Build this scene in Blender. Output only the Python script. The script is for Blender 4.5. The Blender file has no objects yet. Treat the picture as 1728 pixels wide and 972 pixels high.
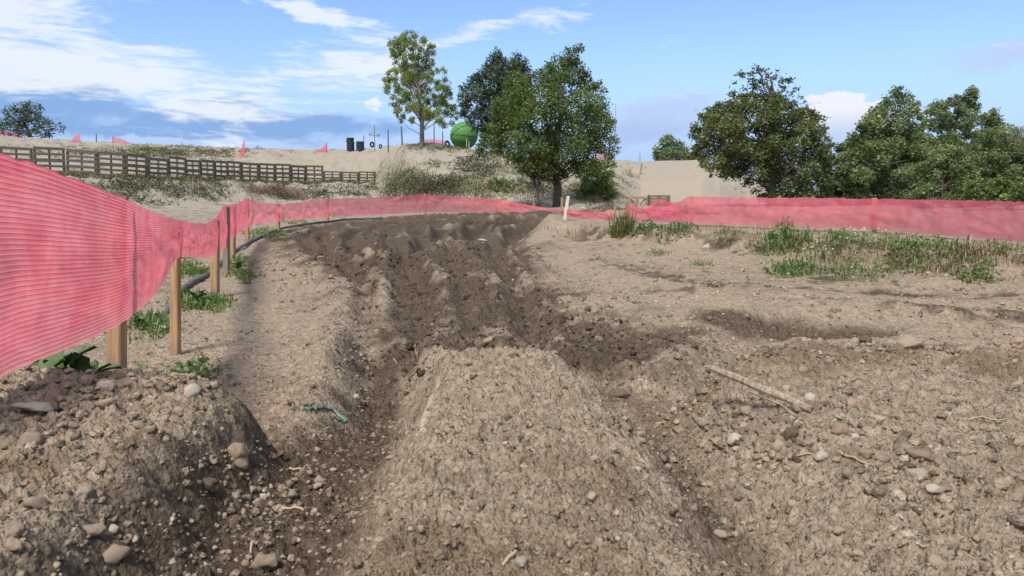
import bpy, math, random
import numpy as np
from mathutils import Vector, Matrix

random.seed(7)
rng = np.random.default_rng(11)
scene = bpy.context.scene
COL = scene.collection

# ------------------------------------------------------------------ camera
F = 1281.0            # focal length in photo pixels (photo 1728 x 972)
CAMZ = 0.95
PITCH = math.atan(168.0 / F)
cam_d = bpy.data.cameras.new("camera")
cam = bpy.data.objects.new("camera", cam_d)
COL.objects.link(cam)
cam.location = (0, 0, CAMZ)
cam.rotation_euler = (math.pi / 2 - PITCH, 0, 0)
cam_d.sensor_width = 36.0
cam_d.lens = 36.0 * F / 1728.0
cam_d.clip_start = 0.05
cam_d.clip_end = 20000
scene.camera = cam
scene.view_settings.view_transform = 'Standard'
scene.view_settings.look = 'None'
scene.view_settings.gamma = 1.0
scene.view_settings.exposure = 1.34
cam_d.dof.use_dof = True
cam_d.dof.focus_distance = 7.0
cam_d.dof.aperture_fstop = 14

# ------------------------------------------------------------------ sun
SUN_DIR = Vector((-0.42, -0.90, 0.0)).normalized()
SUN_EL = math.radians(54)
sd = Vector((SUN_DIR.x * math.cos(SUN_EL), SUN_DIR.y * math.cos(SUN_EL), math.sin(SUN_EL)))
sun_d = bpy.data.lights.new("sun", 'SUN')
sun_d.energy = 2.3
sun_d.angle = math.radians(15)
sun_d.color = (1.0, 0.94, 0.85)
sun = bpy.data.objects.new("sun", sun_d)
COL.objects.link(sun)
sun.rotation_euler = sd.to_track_quat('Z', 'Y').to_euler()


# ------------------------------------------------------------------ node helper
class NT:
    def __init__(self, tree):
        self.t = tree
        self.n = tree.nodes
        self.l = tree.links

    def set(self, sock, v):
        if hasattr(v, 'is_output'):
            self.l.new(v, sock)
        else:
            if isinstance(v, (tuple, list)) and len(v) == 3 and sock.type == 'RGBA':
                v = (*v, 1.0)
            sock.default_value = v

    def m(self, op, a, b=0.0, c=0.0, clamp=False):
        n = self.n.new('ShaderNodeMath')
        n.operation = op
        n.use_clamp = clamp
        for i, v in enumerate((a, b, c)):
            self.set(n.inputs[i], v)
        return n.outputs[0]

    def add(self, a, b): return self.m('ADD', a, b)
    def sub(self, a, b): return self.m('SUBTRACT', a, b)
    def mul(self, a, b): return self.m('MULTIPLY', a, b)

    def ss(self, lo, hi, v):
        n = self.n.new('ShaderNodeMapRange')
        n.interpolation_type = 'SMOOTHSTEP'
        self.set(n.inputs['Value'], v)
        n.inputs['From Min'].default_value = lo
        n.inputs['From Max'].default_value = hi
        return n.outputs['Result']

    def mix(self, f, a, b, mode='MIX'):
        n = self.n.new('ShaderNodeMix')
        n.data_type = 'RGBA'
        n.blend_type = mode
        self.set(n.inputs[0], f)
        self.set(n.inputs[6], a)
        self.set(n.inputs[7], b)
        return n.outputs[2]

    def xyz(self, x, y, z):
        n = self.n.new('ShaderNodeCombineXYZ')
        for i, v in enumerate((x, y, z)):
            self.set(n.inputs[i], v)
        return n.outputs[0]

    def sep(self, v):
        n = self.n.new('ShaderNodeSeparateXYZ')
        self.l.new(v, n.inputs[0])
        return n.outputs

    def noise(self, vec, scale, detail=4, rough=0.5, dist=0.0):
        n = self.n.new('ShaderNodeTexNoise')
        if vec is not None:
            self.l.new(vec, n.inputs['Vector'])
        n.inputs['Scale'].default_value = scale
        n.inputs['Detail'].default_value = detail
        n.inputs['Roughness'].default_value = rough
        n.inputs['Distortion'].default_value = dist
        return n.outputs[0]

    def vmul(self, vec, s):
        n = self.n.new('ShaderNodeVectorMath')
        n.operation = 'MULTIPLY'
        self.l.new(vec, n.inputs[0])
        n.inputs[1].default_value = s
        return n.outputs[0]

    def attr(self, name):
        n = self.n.new('ShaderNodeAttribute')
        n.attribute_name = name
        return n

    def obj_coord(self):
        return self.n.new('ShaderNodeTexCoord').outputs['Object']

    def bump(self, h, strength=0.5, dist=0.01):
        n = self.n.new('ShaderNodeBump')
        n.inputs['Strength'].default_value = strength
        n.inputs['Distance'].default_value = dist
        self.l.new(h, n.inputs['Height'])
        return n.outputs[0]


# ------------------------------------------------------------------ world: Nishita sky with clouds
world = bpy.data.worlds.new("World")
scene.world = world
world.use_nodes = True
w = NT(world.node_tree)
for nd in list(w.n):
    w.n.remove(nd)
sky = w.n.new('ShaderNodeTexSky')
sky.sky_type = 'NISHITA'
sky.sun_disc = False
sky.sun_elevation = SUN_EL
sky.sun_rotation = math.atan2(sd.x, sd.y)
sky.altitude = 200
sky.air_density = 1.0
sky.dust_density = 0.6
sky.ozone_density = 1.6
gen = w.n.new('ShaderNodeTexCoord').outputs['Generated']
X, Y, Z = w.sep(gen)
az0 = w.m('ARCTAN2', X, Y)
el0 = w.m('ARCSINE', Z)
# wobble the directions so that cloud edges break up
wv = w.xyz(w.mul(az0, 1.0), w.mul(el0, 2.4), 0.3)
n1 = w.noise(wv, 9.0, 6, 0.62)
n2 = w.noise(w.xyz(w.mul(az0, 1.0), w.mul(el0, 2.4), 7.7), 9.0, 6, 0.62)
az = w.add(az0, w.mul(w.sub(n1, 0.5), 0.16))
el = w.add(el0, w.mul(w.sub(n2, 0.5), 0.07))


def blob(px, py, rx, ry, rot=0.0, amp=1.0, src=None):
    """gaussian patch of cloud round a direction; sizes and place given as photo angles"""
    a_, e_ = src or (az, el)
    ca, ce = math.atan((px - 864) / F), math.atan((318 - py) / F)
    da, de = w.sub(a_, ca), w.sub(e_, ce)
    c, s = math.cos(rot), math.sin(rot)
    u = w.mul(w.add(w.mul(da, c), w.mul(de, s)), F / rx)
    v = w.mul(w.sub(w.mul(de, c), w.mul(da, s)), F / ry)
    q = w.add(w.mul(u, u), w.mul(v, v))
    return w.mul(w.m('EXPONENT', w.mul(q, -1.0)), amp)


def total(items):
    r = items[0]
    for it in items[1:]:
        r = w.add(r, it)
    return r


# streaky high cloud noise
streak = w.noise(w.xyz(w.add(w.mul(az0, 3.0), w.mul(el0, 2.0)), w.mul(el0, 14.0), 2.0), 2.2, 8, 0.62, 0.6)
fine_ = w.noise(w.xyz(w.add(w.mul(az0, 7.0), w.mul(el0, 9.0)), w.mul(el0, 42.0), 4.0), 2.4, 8, 0.66, 0.9)
puff = w.noise(w.xyz(w.mul(az0, 5.0), w.mul(el0, 9.0), 5.0), 2.4, 8, 0.6, 0.3)
inview = w.ss(0.95, 0.65, w.m('ABSOLUTE', az0))
elsewhere = w.m('MAXIMUM', w.sub(1.0, inview), w.ss(0.30, 0.6, el0))  # unseen cloud cover, beside and overhead, thickened to whiten the ambient light
high = total([
    blob(20, 70, 120, 60, 0.0, .95), blob(-60, 150, 260, 40, 0, .85), blob(160, 165, 200, 26, -0.10, 0.85),
    blob(330, 130, 190, 42, -0.12, 0.85), blob(390, 185, 170, 20, -0.08, 0.8), blob(575, 130, 110, 40, 0.0, 0.85),
    blob(560, 50, 150, 18, -0.20, 1.15), blob(420, 28, 110, 9, -0.15, 0.7), blob(880, 50, 210, 20, 0.27, 0.95), blob(700, 100, 120, 22, .2, .55),
    blob(250, 240, 120, 18, -0.05, 0.75), blob(430, 240, 45, 26, 0, 0.85), blob(480, 205, 220, 14, 0, 0.8),
    blob(650, 178, 60, 14, 0, 0.85), blob(1690, 120, 90, 26, 0, 0.42), blob(-300, 100, 200, 110, 0, 0.8),
    w.mul(elsewhere, 1.25)])
hm = w.ss(0.40, 1.25, w.add(w.add(w.mul(high, .74), w.mul(w.sub(streak, 0.5), 2.6)), w.mul(w.sub(fine_, 0.5), 1.7)))
low = total([
    blob(90, 195, 230, 26, -0.05, 0.95), blob(360, 222, 70, 24, 0, 1.0), blob(190, 232, 150, 14, 0, 0.8),
    blob(560, 222, 190, 34, 0, 1.0), blob(390, 180, 34, 16, 0, 0.7), blob(960, 220, 200, 40, 0, 0.3), blob(-250, 200, 200, 60, 0, 0.7)])
lm = w.ss(0.35, 0.95, w.add(low, w.mul(w.sub(puff, 0.5), 1.7)))
lav = total([blob(1120, 205, 110, 40, 0, 0.9), blob(1180, 170, 60, 14, 0, .6), blob(1690, 135, 120, 34, 0, 1.0), blob(1000, 230, 120, 30, 0, .5), w.mul(elsewhere, .3)])
lvm = w.ss(0.3, 1.0, w.add(lav, w.mul(w.sub(puff, 0.5), 1.2)))
cum = total([blob(1425, 190, 42, 22, 0, 1.1), blob(1410, 225, 60, 32, 0, 1.0), blob(640, 176, 18, 12, 0, 0.9), blob(1160, 165, 90, 9, 0, 0.55)])
cm = w.ss(0.40, 0.75, w.add(cum, w.mul(w.sub(puff, 0.5), 0.9)))
skyc = w.mix(1.0, sky.outputs[0], (0.84, 0.93, 1.16), 'MULTIPLY')
haze_f = w.mul(w.ss(0.20, 0.0, el0), 0.92)
skyc = w.mix(haze_f, skyc, (2.3, 3.25, 5.3))
skyc = w.mix(w.mul(lm, 0.85), skyc, (1.35, 2.4, 4.5))
skyc = w.mix(w.mul(lvm, 0.8), skyc, w.mix(w.ss(0.05, .12, el), (2.3, 3.0, 5.1), (3.2, 3.8, 5.3)))
skyc = w.mix(w.mul(hm, 0.9), skyc, (5.1, 5.45, 5.9))
cumc = w.mix(w.ss(0.055, 0.10, el0), (3.2, 3.8, 5.3), (5.6, 5.5, 5.7))
skyc = w.mix(w.mul(cm, 0.85), skyc, cumc)
bg = w.n.new('ShaderNodeBackground')
w.set(bg.inputs[0], skyc)
bg.inputs[1].default_value = 0.067
wo = w.n.new('ShaderNodeOutputWorld')
w.l.new(bg.outputs[0], wo.inputs[0])


# ------------------------------------------------------------------ object helpers
def tag(o, label=None, cat=None, group=None, kind=None):
    if label: o['label'] = label
    if cat: o['category'] = cat
    if group: o['group'] = group
    if kind: o['kind'] = kind
    return o


def mesh_np(name, verts, faces, mat=None, parent=None, smooth=False, attrs=None, uv=None):
    """verts (n,3) array, faces (m,k) array of one size k"""
    me = bpy.data.meshes.new(name)
    verts = np.asarray(verts, dtype=np.float32)
    faces = np.asarray(faces, dtype=np.int32)
    m, k = faces.shape
    me.vertices.add(len(verts))
    me.vertices.foreach_set('co', verts.ravel())
    me.loops.add(m * k)
    me.loops.foreach_set('vertex_index', faces.ravel())
    me.polygons.add(m)
    me.polygons.foreach_set('loop_start', np.arange(0, m * k, k, dtype=np.int32))
    me.update(calc_edges=True)
    if smooth:
        me.polygons.foreach_set('use_smooth', np.ones(m, dtype=bool))
    for an, data in (attrs or {}).items():
        at_ = me.attributes.new(an, 'FLOAT_COLOR', 'POINT')
        at_.data.foreach_set('color', np.asarray(data, dtype=np.float32).ravel())
    if uv is not None:
        ul = me.uv_layers.new(name='UVMap')
        ul.data.foreach_set('uv', np.asarray(uv, dtype=np.float32)[faces.ravel()].ravel())
    if mat: me.materials.append(mat)
    o = bpy.data.objects.new(name, me)
    COL.objects.link(o)
    if parent: o.parent = parent
    return o


class MB:
    """collects mixed geometry into one mesh"""
    def __init__(self):
        self.v, self.f = [], []

    def box(self, c, size, rot=None, taper=1.0, bev=0.0):
        sx, sy, sz = size[0] / 2, size[1] / 2, size[2] / 2
        b = min(bev, sx * .45, sy * .45)
        ring = [(-sx + b, -sy), (sx - b, -sy), (sx, -sy + b), (sx, sy - b), (sx - b, sy), (-sx + b, sy), (-sx, sy - b), (-sx, -sy + b)] if b > 0 else \
               [(-sx, -sy), (sx, -sy), (sx, sy), (-sx, sy)]
        k = len(ring)
        rings = [[(x, y, -sz) for x, y in ring]]
        if b > 0:
            rings.append([(x * taper, y * taper, sz - b) for x, y in ring])
            rings.append([(x * taper * (1 - b / sx), y * taper * (1 - b / sy), sz) for x, y in ring])
        else:
            rings.append([(x * taper, y * taper, sz) for x, y in ring])
        base = len(self.v)
        for rg in rings:
            for p in rg:
                p = Vector(p)
                if rot is not None: p = rot @ p
                self.v.append(tuple(p + Vector(c)))
        for j in range(len(rings) - 1):
            for i in range(k):
                a = base + j * k + i; bb = base + j * k + (i + 1) % k
                self.f.append((a, bb, bb + k, a + k))
        self.f.append(tuple(base + i for i in reversed(range(k))))
        self.f.append(tuple(base + (len(rings) - 1) * k + i for i in range(k)))

    def tube(self, pts, radii, n=6, cap=True):
        pts = [Vector(p) for p in pts]
        base = len(self.v)
        for i, p in enumerate(pts):
            t = (pts[min(i + 1, len(pts) - 1)] - pts[max(i - 1, 0)])
            if t.length < 1e-6: t = Vector((0, 0, 1))
            t.normalize()
            a = t.orthogonal().normalized() if abs(t.z) < 0.9 else Vector((1, 0, 0)).cross(t).normalized()
            if abs(t.z) < 0.9:
                a = t.cross(Vector((0, 0, 1))).normalized()
            b = t.cross(a)
            r = radii[i] if hasattr(radii, '__len__') else radii
            for k in range(n):
                an = 2 * math.pi * k / n
                self.v.append(tuple(p + a * (math.cos(an) * r) + b * (math.sin(an) * r)))
        for i in range(len(pts) - 1):
            for k in range(n):
                a0 = base + i * n + k; a1 = base + i * n + (k + 1) % n
                self.f.append((a0, a1, a1 + n, a0 + n))
        if cap:
            self.f.append(tuple(base + k for k in reversed(range(n))))
            self.f.append(tuple(base + (len(pts) - 1) * n + k for k in range(n)))

    def build(self, name, mat=None, parent=None, smooth=False, loc=None):
        me = bpy.data.meshes.new(name)
        me.from_pydata(self.v, [], self.f)
        if smooth:
            for p in me.polygons: p.use_smooth = True
        if mat: me.materials.append(mat)
        o = bpy.data.objects.new(name, me)
        COL.objects.link(o)
        if parent: o.parent = parent
        if loc is not None: o.location = loc
        return o


def empty(name, loc, rz=0.0):
    o = bpy.data.objects.new(name, None)
    o.empty_display_size = 0.1
    COL.objects.link(o)
    o.location = loc
    o.rotation_euler = (0, 0, rz)
    return o


def copy_tree(o, parent=None):
    c = o.copy()
    COL.objects.link(c)
    if parent: c.parent = parent
    for ch in list(o.children):
        copy_tree(ch, c)
    return c


_st, _ct = math.sin(PITCH), math.cos(PITCH)


def ray(px, py):
    u, v = (px - 864) / F, (486 - py) / F
    return np.array((u, _ct + v * _st, -_st + v * _ct))


def at(px, py, d):
    """the point at distance d (metres ahead) that the photo shows at this pixel"""
    r = ray(px, py)
    return Vector((r[0] * d / r[1], d, CAMZ + r[2] * d / r[1]))


# ------------------------------------------------------------------ numpy noise
def _h(ix, iy, seed):
    with np.errstate(over='ignore'):
        n = (ix.astype(np.uint32) * np.uint32(374761393) + iy.astype(np.uint32) * np.uint32(668265263) + np.uint32(seed * 974711 % 4294967295))
        n = (n ^ (n >> np.uint32(13))) * np.uint32(1274126177)
        n = (n ^ (n >> np.uint32(15))) * np.uint32(2246822519)
        n = n ^ (n >> np.uint32(16))
    return n.astype(np.float32) / np.float32(4294967295.0)


def vnoise(x, y, seed=0):
    xi, yi = np.floor(x), np.floor(y)
    fx, fy = (x - xi).astype(np.float32), (y - yi).astype(np.float32)
    ix, iy = xi.astype(np.int64).astype(np.int32), yi.astype(np.int64).astype(np.int32)
    fx = fx * fx * fx * (fx * (fx * 6 - 15) + 10)
    fy = fy * fy * fy * (fy * (fy * 6 - 15) + 10)
    a, b = _h(ix, iy, seed), _h(ix + 1, iy, seed)
    c, d = _h(ix, iy + 1, seed), _h(ix + 1, iy + 1, seed)
    return (a + (b - a) * fx) * (1 - fy) + (c + (d - c) * fx) * fy


def fbm(x, y, seed=0, octv=4, gain=0.5):
    s, a, t = 0.0, 1.0, 0.0
    for i in range(octv):
        s = s + a * vnoise(x * 2 ** i + i * 17.3, y * 2 ** i - i * 9.1, seed + i)
        t += a
        a *= gain
    return s / t - 0.5


def bumps(x, y, cell, seed, prob=1.0, rmin=0.25, rmax=0.62, flat=0.8, lump=0.75):
    """rounded clods on a jittered lattice: (height in metres, a random number per clod)"""
    lx = x / cell + lump * (vnoise(x / cell * 2.3, y / cell * 2.3, seed + 50) - .5)
    ly = y / cell + lump * (vnoise(x / cell * 2.3 + 31, y / cell * 2.3, seed + 51) - .5)
    ix, iy = np.floor(lx).astype(np.int32), np.floor(ly).astype(np.int32)
    best = np.zeros_like(lx, dtype=np.float32)
    bid = np.full_like(best, 0.5)
    for dx in (-1, 0, 1):
        for dy in (-1, 0, 1):
            cx, cy = ix + dx, iy + dy
            jx, jy = cx + .15 + .7 * _h(cx, cy, seed), cy + .15 + .7 * _h(cx, cy, seed + 1)
            rr = rmin + (rmax - rmin) * _h(cx, cy, seed + 2) ** 2
            on = _h(cx, cy, seed + 3) < prob
            asp = .75 + .5 * _h(cx, cy, seed + 4)
            d2 = ((lx - jx) * asp) ** 2 + ((ly - jy) / asp) ** 2
            h = np.where(on, np.minimum(np.sqrt(np.maximum(rr * rr - d2, 0)), rr * .8), 0) * flat
            upd = h > best
            bid = np.where(upd, _h(cx, cy, seed + 5), bid)
            best = np.where(upd, h, best)
    return best * cell, bid


def ss(a, b, t):
    t = np.clip((t - a) / (b - a), 0, 1)
    return t * t * (3 - 2 * t)


def polysd(x, y, poly):
    """signed distance to a closed polygon, positive inside"""
    d = np.full(x.shape, 1e9)
    inside = np.zeros(x.shape, bool)
    n = len(poly)
    for i in range(n):
        x0, y0 = poly[i]
        x1, y1 = poly[(i + 1) % n]
        ex, ey = x1 - x0, y1 - y0
        L = ex * ex + ey * ey
        t = np.clip(((x - x0) * ex + (y - y0) * ey) / L, 0, 1)
        d = np.minimum(d, (x - x0 - t * ex) ** 2 + (y - y0 - t * ey) ** 2)
        if y0 != y1:
            c = (y0 > y) != (y1 > y)
            inside ^= c & (x < x0 + (y - y0) / (y1 - y0) * ex)
    d = np.sqrt(d)
    return np.where(inside, d, -d)


def linedist(x, y, pts):
    """distance to an open polyline and position (0..1) along it; side: + to the left of travel"""
    d = np.full(x.shape, 1e9)
    tt = np.zeros(x.shape)
    sg = np.zeros(x.shape)
    n = len(pts) - 1
    for i in range(n):
        x0, y0 = pts[i]
        x1, y1 = pts[i + 1]
        ex, ey = x1 - x0, y1 - y0
        L = ex * ex + ey * ey
        t = np.clip(((x - x0) * ex + (y - y0) * ey) / L, 0, 1)
        dd = (x - x0 - t * ex) ** 2 + (y - y0 - t * ey) ** 2
        u = dd < d
        d = np.where(u, dd, d)
        tt = np.where(u, (i + t) / n, tt)
        sg = np.where(u, np.sign(ex * (y - y0) - ey * (x - x0)), sg)
    return np.sqrt(d), tt, sg


def spline(pts, n=6):
    out = []
    P = [pts[0]] + list(pts) + [pts[-1]]
    for i in range(1, len(P) - 2):
        for k in range(n):
            t = k / n
            p0, p1, p2, p3 = (np.array(P[i + j]) for j in (-1, 0, 1, 2))
            out.append(tuple(.5 * ((2 * p1) + (-p0 + p2) * t + (2 * p0 - 5 * p1 + 4 * p2 - p3) * t * t + (-p0 + 3 * p1 - 3 * p2 + p3) * t ** 3)))
    out.append(tuple(pts[-1]))
    return out


# ------------------------------------------------------------------ terrain shape
# far hill: foot, shelf and crest by bearing (photo column), as distance and height
def _zz(y, d): return CAMZ + (318 - y) * d / F


PALLET = [(-60, 288, 30.5), (0, 289, 31), (100, 292, 32.5), (200, 298, 34), (300, 304, 37), (400, 307, 42), (520, 310, 46.5), (640, 311, 49.5)]
HILL_PX = np.array([-600, -60, 0, 100, 200, 300, 400, 520, 640, 690, 720, 770, 830, 900, 960, 1010, 1040, 1080, 1180, 1212, 1258, 1305, 1400, 2400], float)
FOOT_D = np.array([24, 26.5, 27, 28, 29, 30.5, 33, 37, 38, 37, 36, 35, 34, 33, 33, 33.5, 34, 36, 36, 34.5, 31.5, 29.5, 29, 29], float)
MID = [(24.0 + 3, 285), (30.5, 288), (31, 289), (32.5, 292), (34, 298), (37, 304), (42, 307), (46.5, 310), (49.5, 311), (42, 288), (40.5, 282), (39, 290), (38, 298),
       (37.5, 308), (37.5, 302), (37.5, 298), (38, 303), (39, 302), (39, 300), (37.5, 305), (34.5, 313), (32.5, 323), (32, 327), (32, 327)]
CREST = [(60, 225), (65, 230), (65, 233), (66, 239), (66, 244), (67, 248), (68, 251), (66, 255), (60, 252), (49, 244), (48, 242), (47, 249), (46, 259),
         (45, 272), (44, 271), (44, 268), (44, 271), (45, 272.5), (45, 271), (43.5, 281), (40, 297), (37, 314), (36, 324), (36, 324)]
MID_D = np.array([m[0] for m in MID]); MID_Z = np.array([_zz(m[1], m[0]) for m in MID])
CR_D = np.array([m[0] for m in CREST]); CR_Z = np.array([_zz(m[1], m[0]) for m in CREST])

BANK = [(.95, 15.5), (.62, 14.2), (.75, 12.6), (1.7, 11.7), (2.5, 10.6), (3.2, 9.5), (3.9, 8.4), (4.3, 7.3), (5.0, 6.8), (7, 6.5), (20, 6), (90, 6), (90, 40), (3, 40), (2.2, 17)]
LMOUND = [(-.62, .1), (-.60, 1.2), (-.57, 1.7), (-.60, 1.88), (-.76, 2.02), (-1.1, 2.1), (-1.4, 2.15), (-6, 2.2), (-6, .1)]
RIDGE = [(-.22, -1), (-.22, 1.2), (-.24, 2.32), (.18, 2.36), (.21, 1.8), (.25, 1.2), (.27, -1)]
RHILL = [(.60, -1), (.58, 1.6), (.60, 2.35), (.80, 2.66), (1.2, 2.78), (1.9, 2.82), (3.2, 2.9), (8, 3), (8, -1)]
DARK = [(-.75, 2.4), (-.78, 3.2), (-1.05, 5.2), (-1.7, 7.1), (-2.85, 9.5), (-4.5, 14.2), (-4.2, 18.5), (-2.6, 22), (-.6, 23.8), (2, 23.6), (5, 22), (5, 18), (1.2, 17.6), (.55, 15), (.35, 11.5),
        (.42, 7.6), (.85, 5.4), (1.35, 4.2), (.6, 3.3), (.1, 2.8), (-.3, 2.5)]
RUTS = [  # tyre lines: centre line, depth, half width
    (spline([(-.46, .3), (-.44, 1.3), (-.47, 2.2), (-.56, 3.2), (-.69, 4.1), (-.85, 6.3), (-1.25, 9), (-1.25, 12), (-.9, 15.5), (-.3, 18.6), (1.3, 19.9), (4, 20.2)]), .12, .15),
    (spline([(.0, 10), (.1, 13), (.3, 15.8), (1.0, 17.6), (3, 18.2)]), .15, .3),
    (spline([(-.7, 11.5), (-.5, 14), (-.1, 16.6), (.9, 18.8), (3, 19.2)]), .14, .25),
    (spline([(.75, 3.2), (1.4, 4.4), (1.75, 5.2)]), .04, .16),
    (spline([(.45, 10.5), (.75, 8), (1.3, 6.3), (1.9, 5.6), (3.2, 5.2), (5, 5.0)]), .07, .26),
    (spline([(1.2, 8.4), (2.2, 6.6), (3.4, 5.9), (5, 5.6)]), .05, .18),
    (spline([(1.0, 4.6), (2.0, 4.2), (3.4, 4.1), (5, 4.2)]), .045, .16),
]
_O = [(-.78, 3.3), (-1.25, 6), (-2.2, 9), (-3.6, 13), (-3.7, 17), (-2.4, 21), (-.2, 23), (3, 23.4)]
_I = [(.2, 3.6), (.25, 6), (.2, 9), (.15, 12.5), (.3, 15), (.9, 17), (2, 17.9), (5, 18.2)]
_rr = random.Random(5)
for _k in range(10):
    _t = (_k + _rr.uniform(-.25, .25)) / 9
    RUTS.append((spline([(a_[0] + (b_[0] - a_[0]) * _t + _rr.uniform(-.08, .08), a_[1] + (b_[1] - a_[1]) * _t) for a_, b_ in zip(_O, _I)]), _rr.uniform(.055, .095), _rr.uniform(.085, .14)))


def macro(x, y):
    u = np.where(y > .5, 864 + F * x / np.maximum(y, .5), np.where(x < 0, -600, 2400))
    zb = .02 + .12 * ss(5, 16, y) + .05 * ss(16, 26, y)
    z = zb + .27 * (1 - ss(1.25, 3.3, y))
    z = z + .06 * np.exp(-((x + .9) ** 2 + (y - 3.2) ** 2) / .8)
    wx = x + .10 * fbm(x * 4, y * 4, 3)
    wy = y + .10 * fbm(x * 4, y * 4, 8)
    # ridge between the ruts
    s = polysd(wx, wy, RIDGE)
    left = x < 0
    z_r = np.where(left, ss(-.14, .06, s), ss(-.26, .08, s))
    z = z + np.maximum(.43 + .03 * np.cos(x * 5) - z - .02 * ss(1.4, .8, y), 0) * z_r
    # left mound
    s = polysd(wx, wy, LMOUND)
    top = .455 + .02 * ss(-.65, -1.0, x) - .20 * ss(1.8, 3.0, y) - .10 * ss(-.85, -.5, x) * ss(1.45, 2.1, y)
    z = z + np.maximum(top + .005 - z, 0) * ss(-.07, .10, s)
    # right hillock
    s = polysd(wx, wy, RHILL)
    top = .33 + .08 * ss(1.2, 2.6, y) + .03 * np.sin(x * 2.2)
    z = z + np.maximum(top - z, -.05) * ss(-.36, .22, s)
    # right rut beside the ridge
    d, t, sg = linedist(wx, wy, [(.47, -1), (.47, 1.6), (.5, 2.3), (.42, 2.9)])
    z = z - .055 * np.exp(-(d / .13) ** 2)
    z = z + .11 * np.exp(-((x + 1.65) ** 2 / .14 + (y - 2.5) ** 2 / .10))
    # right bank
    bn = .22 * fbm(x * 1.3, y * 1.3, 21, 4) * 2
    s = polysd(x, y, BANK) + bn
    b = ss(-1.25, .25, s)
    s2 = s + .16 * fbm(x * 3.4, y * 3.4, 27, 4) * 2
    b = .5 * b + .5 * ss(-.32, .06, s2)
    z = z + b * (np.maximum(.345 - z, 0)) + .03 * ss(-.9, -.1, s) * ss(.6, 0, s) * fbm(x * 5, y * 5, 28, 4) * 2 + .02 * ss(-.6, .2, s) * ss(1.0, .2, s)
    # ruts
    ru = 0
    for pts, dep, wd in RUTS:
        d, t, sg = linedist(x + .035 * fbm(x * 3, y * 3, 38) + .25 * fbm(x * .5, y * .5, 37, 2) * ss(4, 8, y), y + .035 * fbm(x * 3, y * 3, 39), pts)
        d = d + .25 * wd * fbm(x * 2.2, y * 2.2, 33)
        fade = ss(0, .08, t) * ss(1, .93, t) if pts[0][1] > 1 else ss(1, .93, t) * ss(1.9, 3.0, y)
        ru = ru + fade * (.9 - .35 * ss(3.6, 5.6, y) + .30 * ss(7, 13, y)) * (.7 + .6 * vnoise(x * .8, y * .8, int(dep * 1000))) * dep * (-np.exp(-(d / wd) ** 2) + .75 * np.exp(-((d - 1.75 * wd) / (.7 * wd)) ** 2))
    z = z + ru
    macro.ru = ru
    # the pit in the middle right
    p = polysd(x + .06 * fbm(x * 5, y * 5, 40), y + .1 * fbm(x * 5, y * 5, 41), [(1.45, 5.15), (1.9, 5.3), (2.5, 5.0), (2.35, 4.7), (1.9, 4.6), (1.6, 4.7)])
    z = z - .15 * ss(-.20, .12, p)
    z = z + .07 * np.exp(-((x - 2.3) ** 2 / .5 + (y - 5.65) ** 2 / .06)) + .05 * np.exp(-((x - 1.5) ** 2 / .15 + (y - 5.5) ** 2 / .04))
    # churned lumps
    dk = polysd(x, y, DARK)
    z = z + ss(-.4, .5, dk) * (.06 * fbm(x * 2.0, y * 2.0, 61, 4) + .022 * np.abs(fbm(x * 6.5, y * 6.5, 66, 4))) * 2 * ss(2.6, 4.0, y)
    z = z + .03 * fbm(x * .9, y * .9, 71, 4) * 2
    # far hill
    fd = np.interp(u, HILL_PX, FOOT_D); md = np.interp(u, HILL_PX, MID_D); mz = np.interp(u, HILL_PX, MID_Z)
    cd = np.interp(u, HILL_PX, CR_D); cz = np.interp(u, HILL_PX, CR_Z)
    fz = .28
    h1 = fz + (mz - fz) * ss(0, 1, (y - fd) / (md - fd))
    tt = np.clip((y - md) / (cd - md), 0, 1)
    h2 = mz + (cz - mz) * (tt * .55 + .45 * np.sin(tt * np.pi / 2))
    h3 = cz - 1.2 * ss(0, 18, y - cd)
    hz = np.where(y < md, h1, np.where(y < cd, h2, h3))
    rough = (1 - .8 * ss(1062, 1095, u) * ss(1192, 1165, u)) * ss(0, 3, y - fd) * ss(0, 4, np.abs(y - cd) + 1.5)
    hz = hz + rough * (.22 * fbm(x * .55, y * .55, 81, 5) * 2 + .17 * fbm(x * 2.2, y * 2.2, 85, 4) * 2)
    hz = hz - rough * .25 * np.abs(fbm(x * .9 + y * .2, y * .25, 91, 3)) * ss(640, 700, u) * ss(1075, 1000, u)
    k = ss(0, 2.0, y - fd + 1.0)
    z = np.where(y > fd - 1.0, z * (1 - k) + hz * k, z)
    return z


# ------------------------------------------------------------------ terrain mesh (polar sheet about the viewpoint)
TH = np.concatenate([np.linspace(-150, -40, 56)[:-1], np.linspace(-40, 40, 660), np.linspace(40, 150, 56)[1:]]) * math.pi / 180
R_ = [.45, .52, .58, .64, .69]
while R_[-1] < 3.6: R_.append(R_[-1] * 1.0031)
while R_[-1] < 14: R_.append(R_[-1] * 1.0050)
while R_[-1] < 112: R_.append(R_[-1] * 1.0088)
while R_[-1] < 9000: R_.append(R_[-1] * 1.35)
RR = np.array(R_)
TT, GR = np.meshgrid(TH, RR)
GX, GY = GR * np.sin(TT), GR * np.cos(TT)
GZ = macro(GX, GY)
RU = macro.ru
GZ = np.where(GR > 112, np.minimum(GZ, 2.0 + 0 * GZ), GZ)

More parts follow.
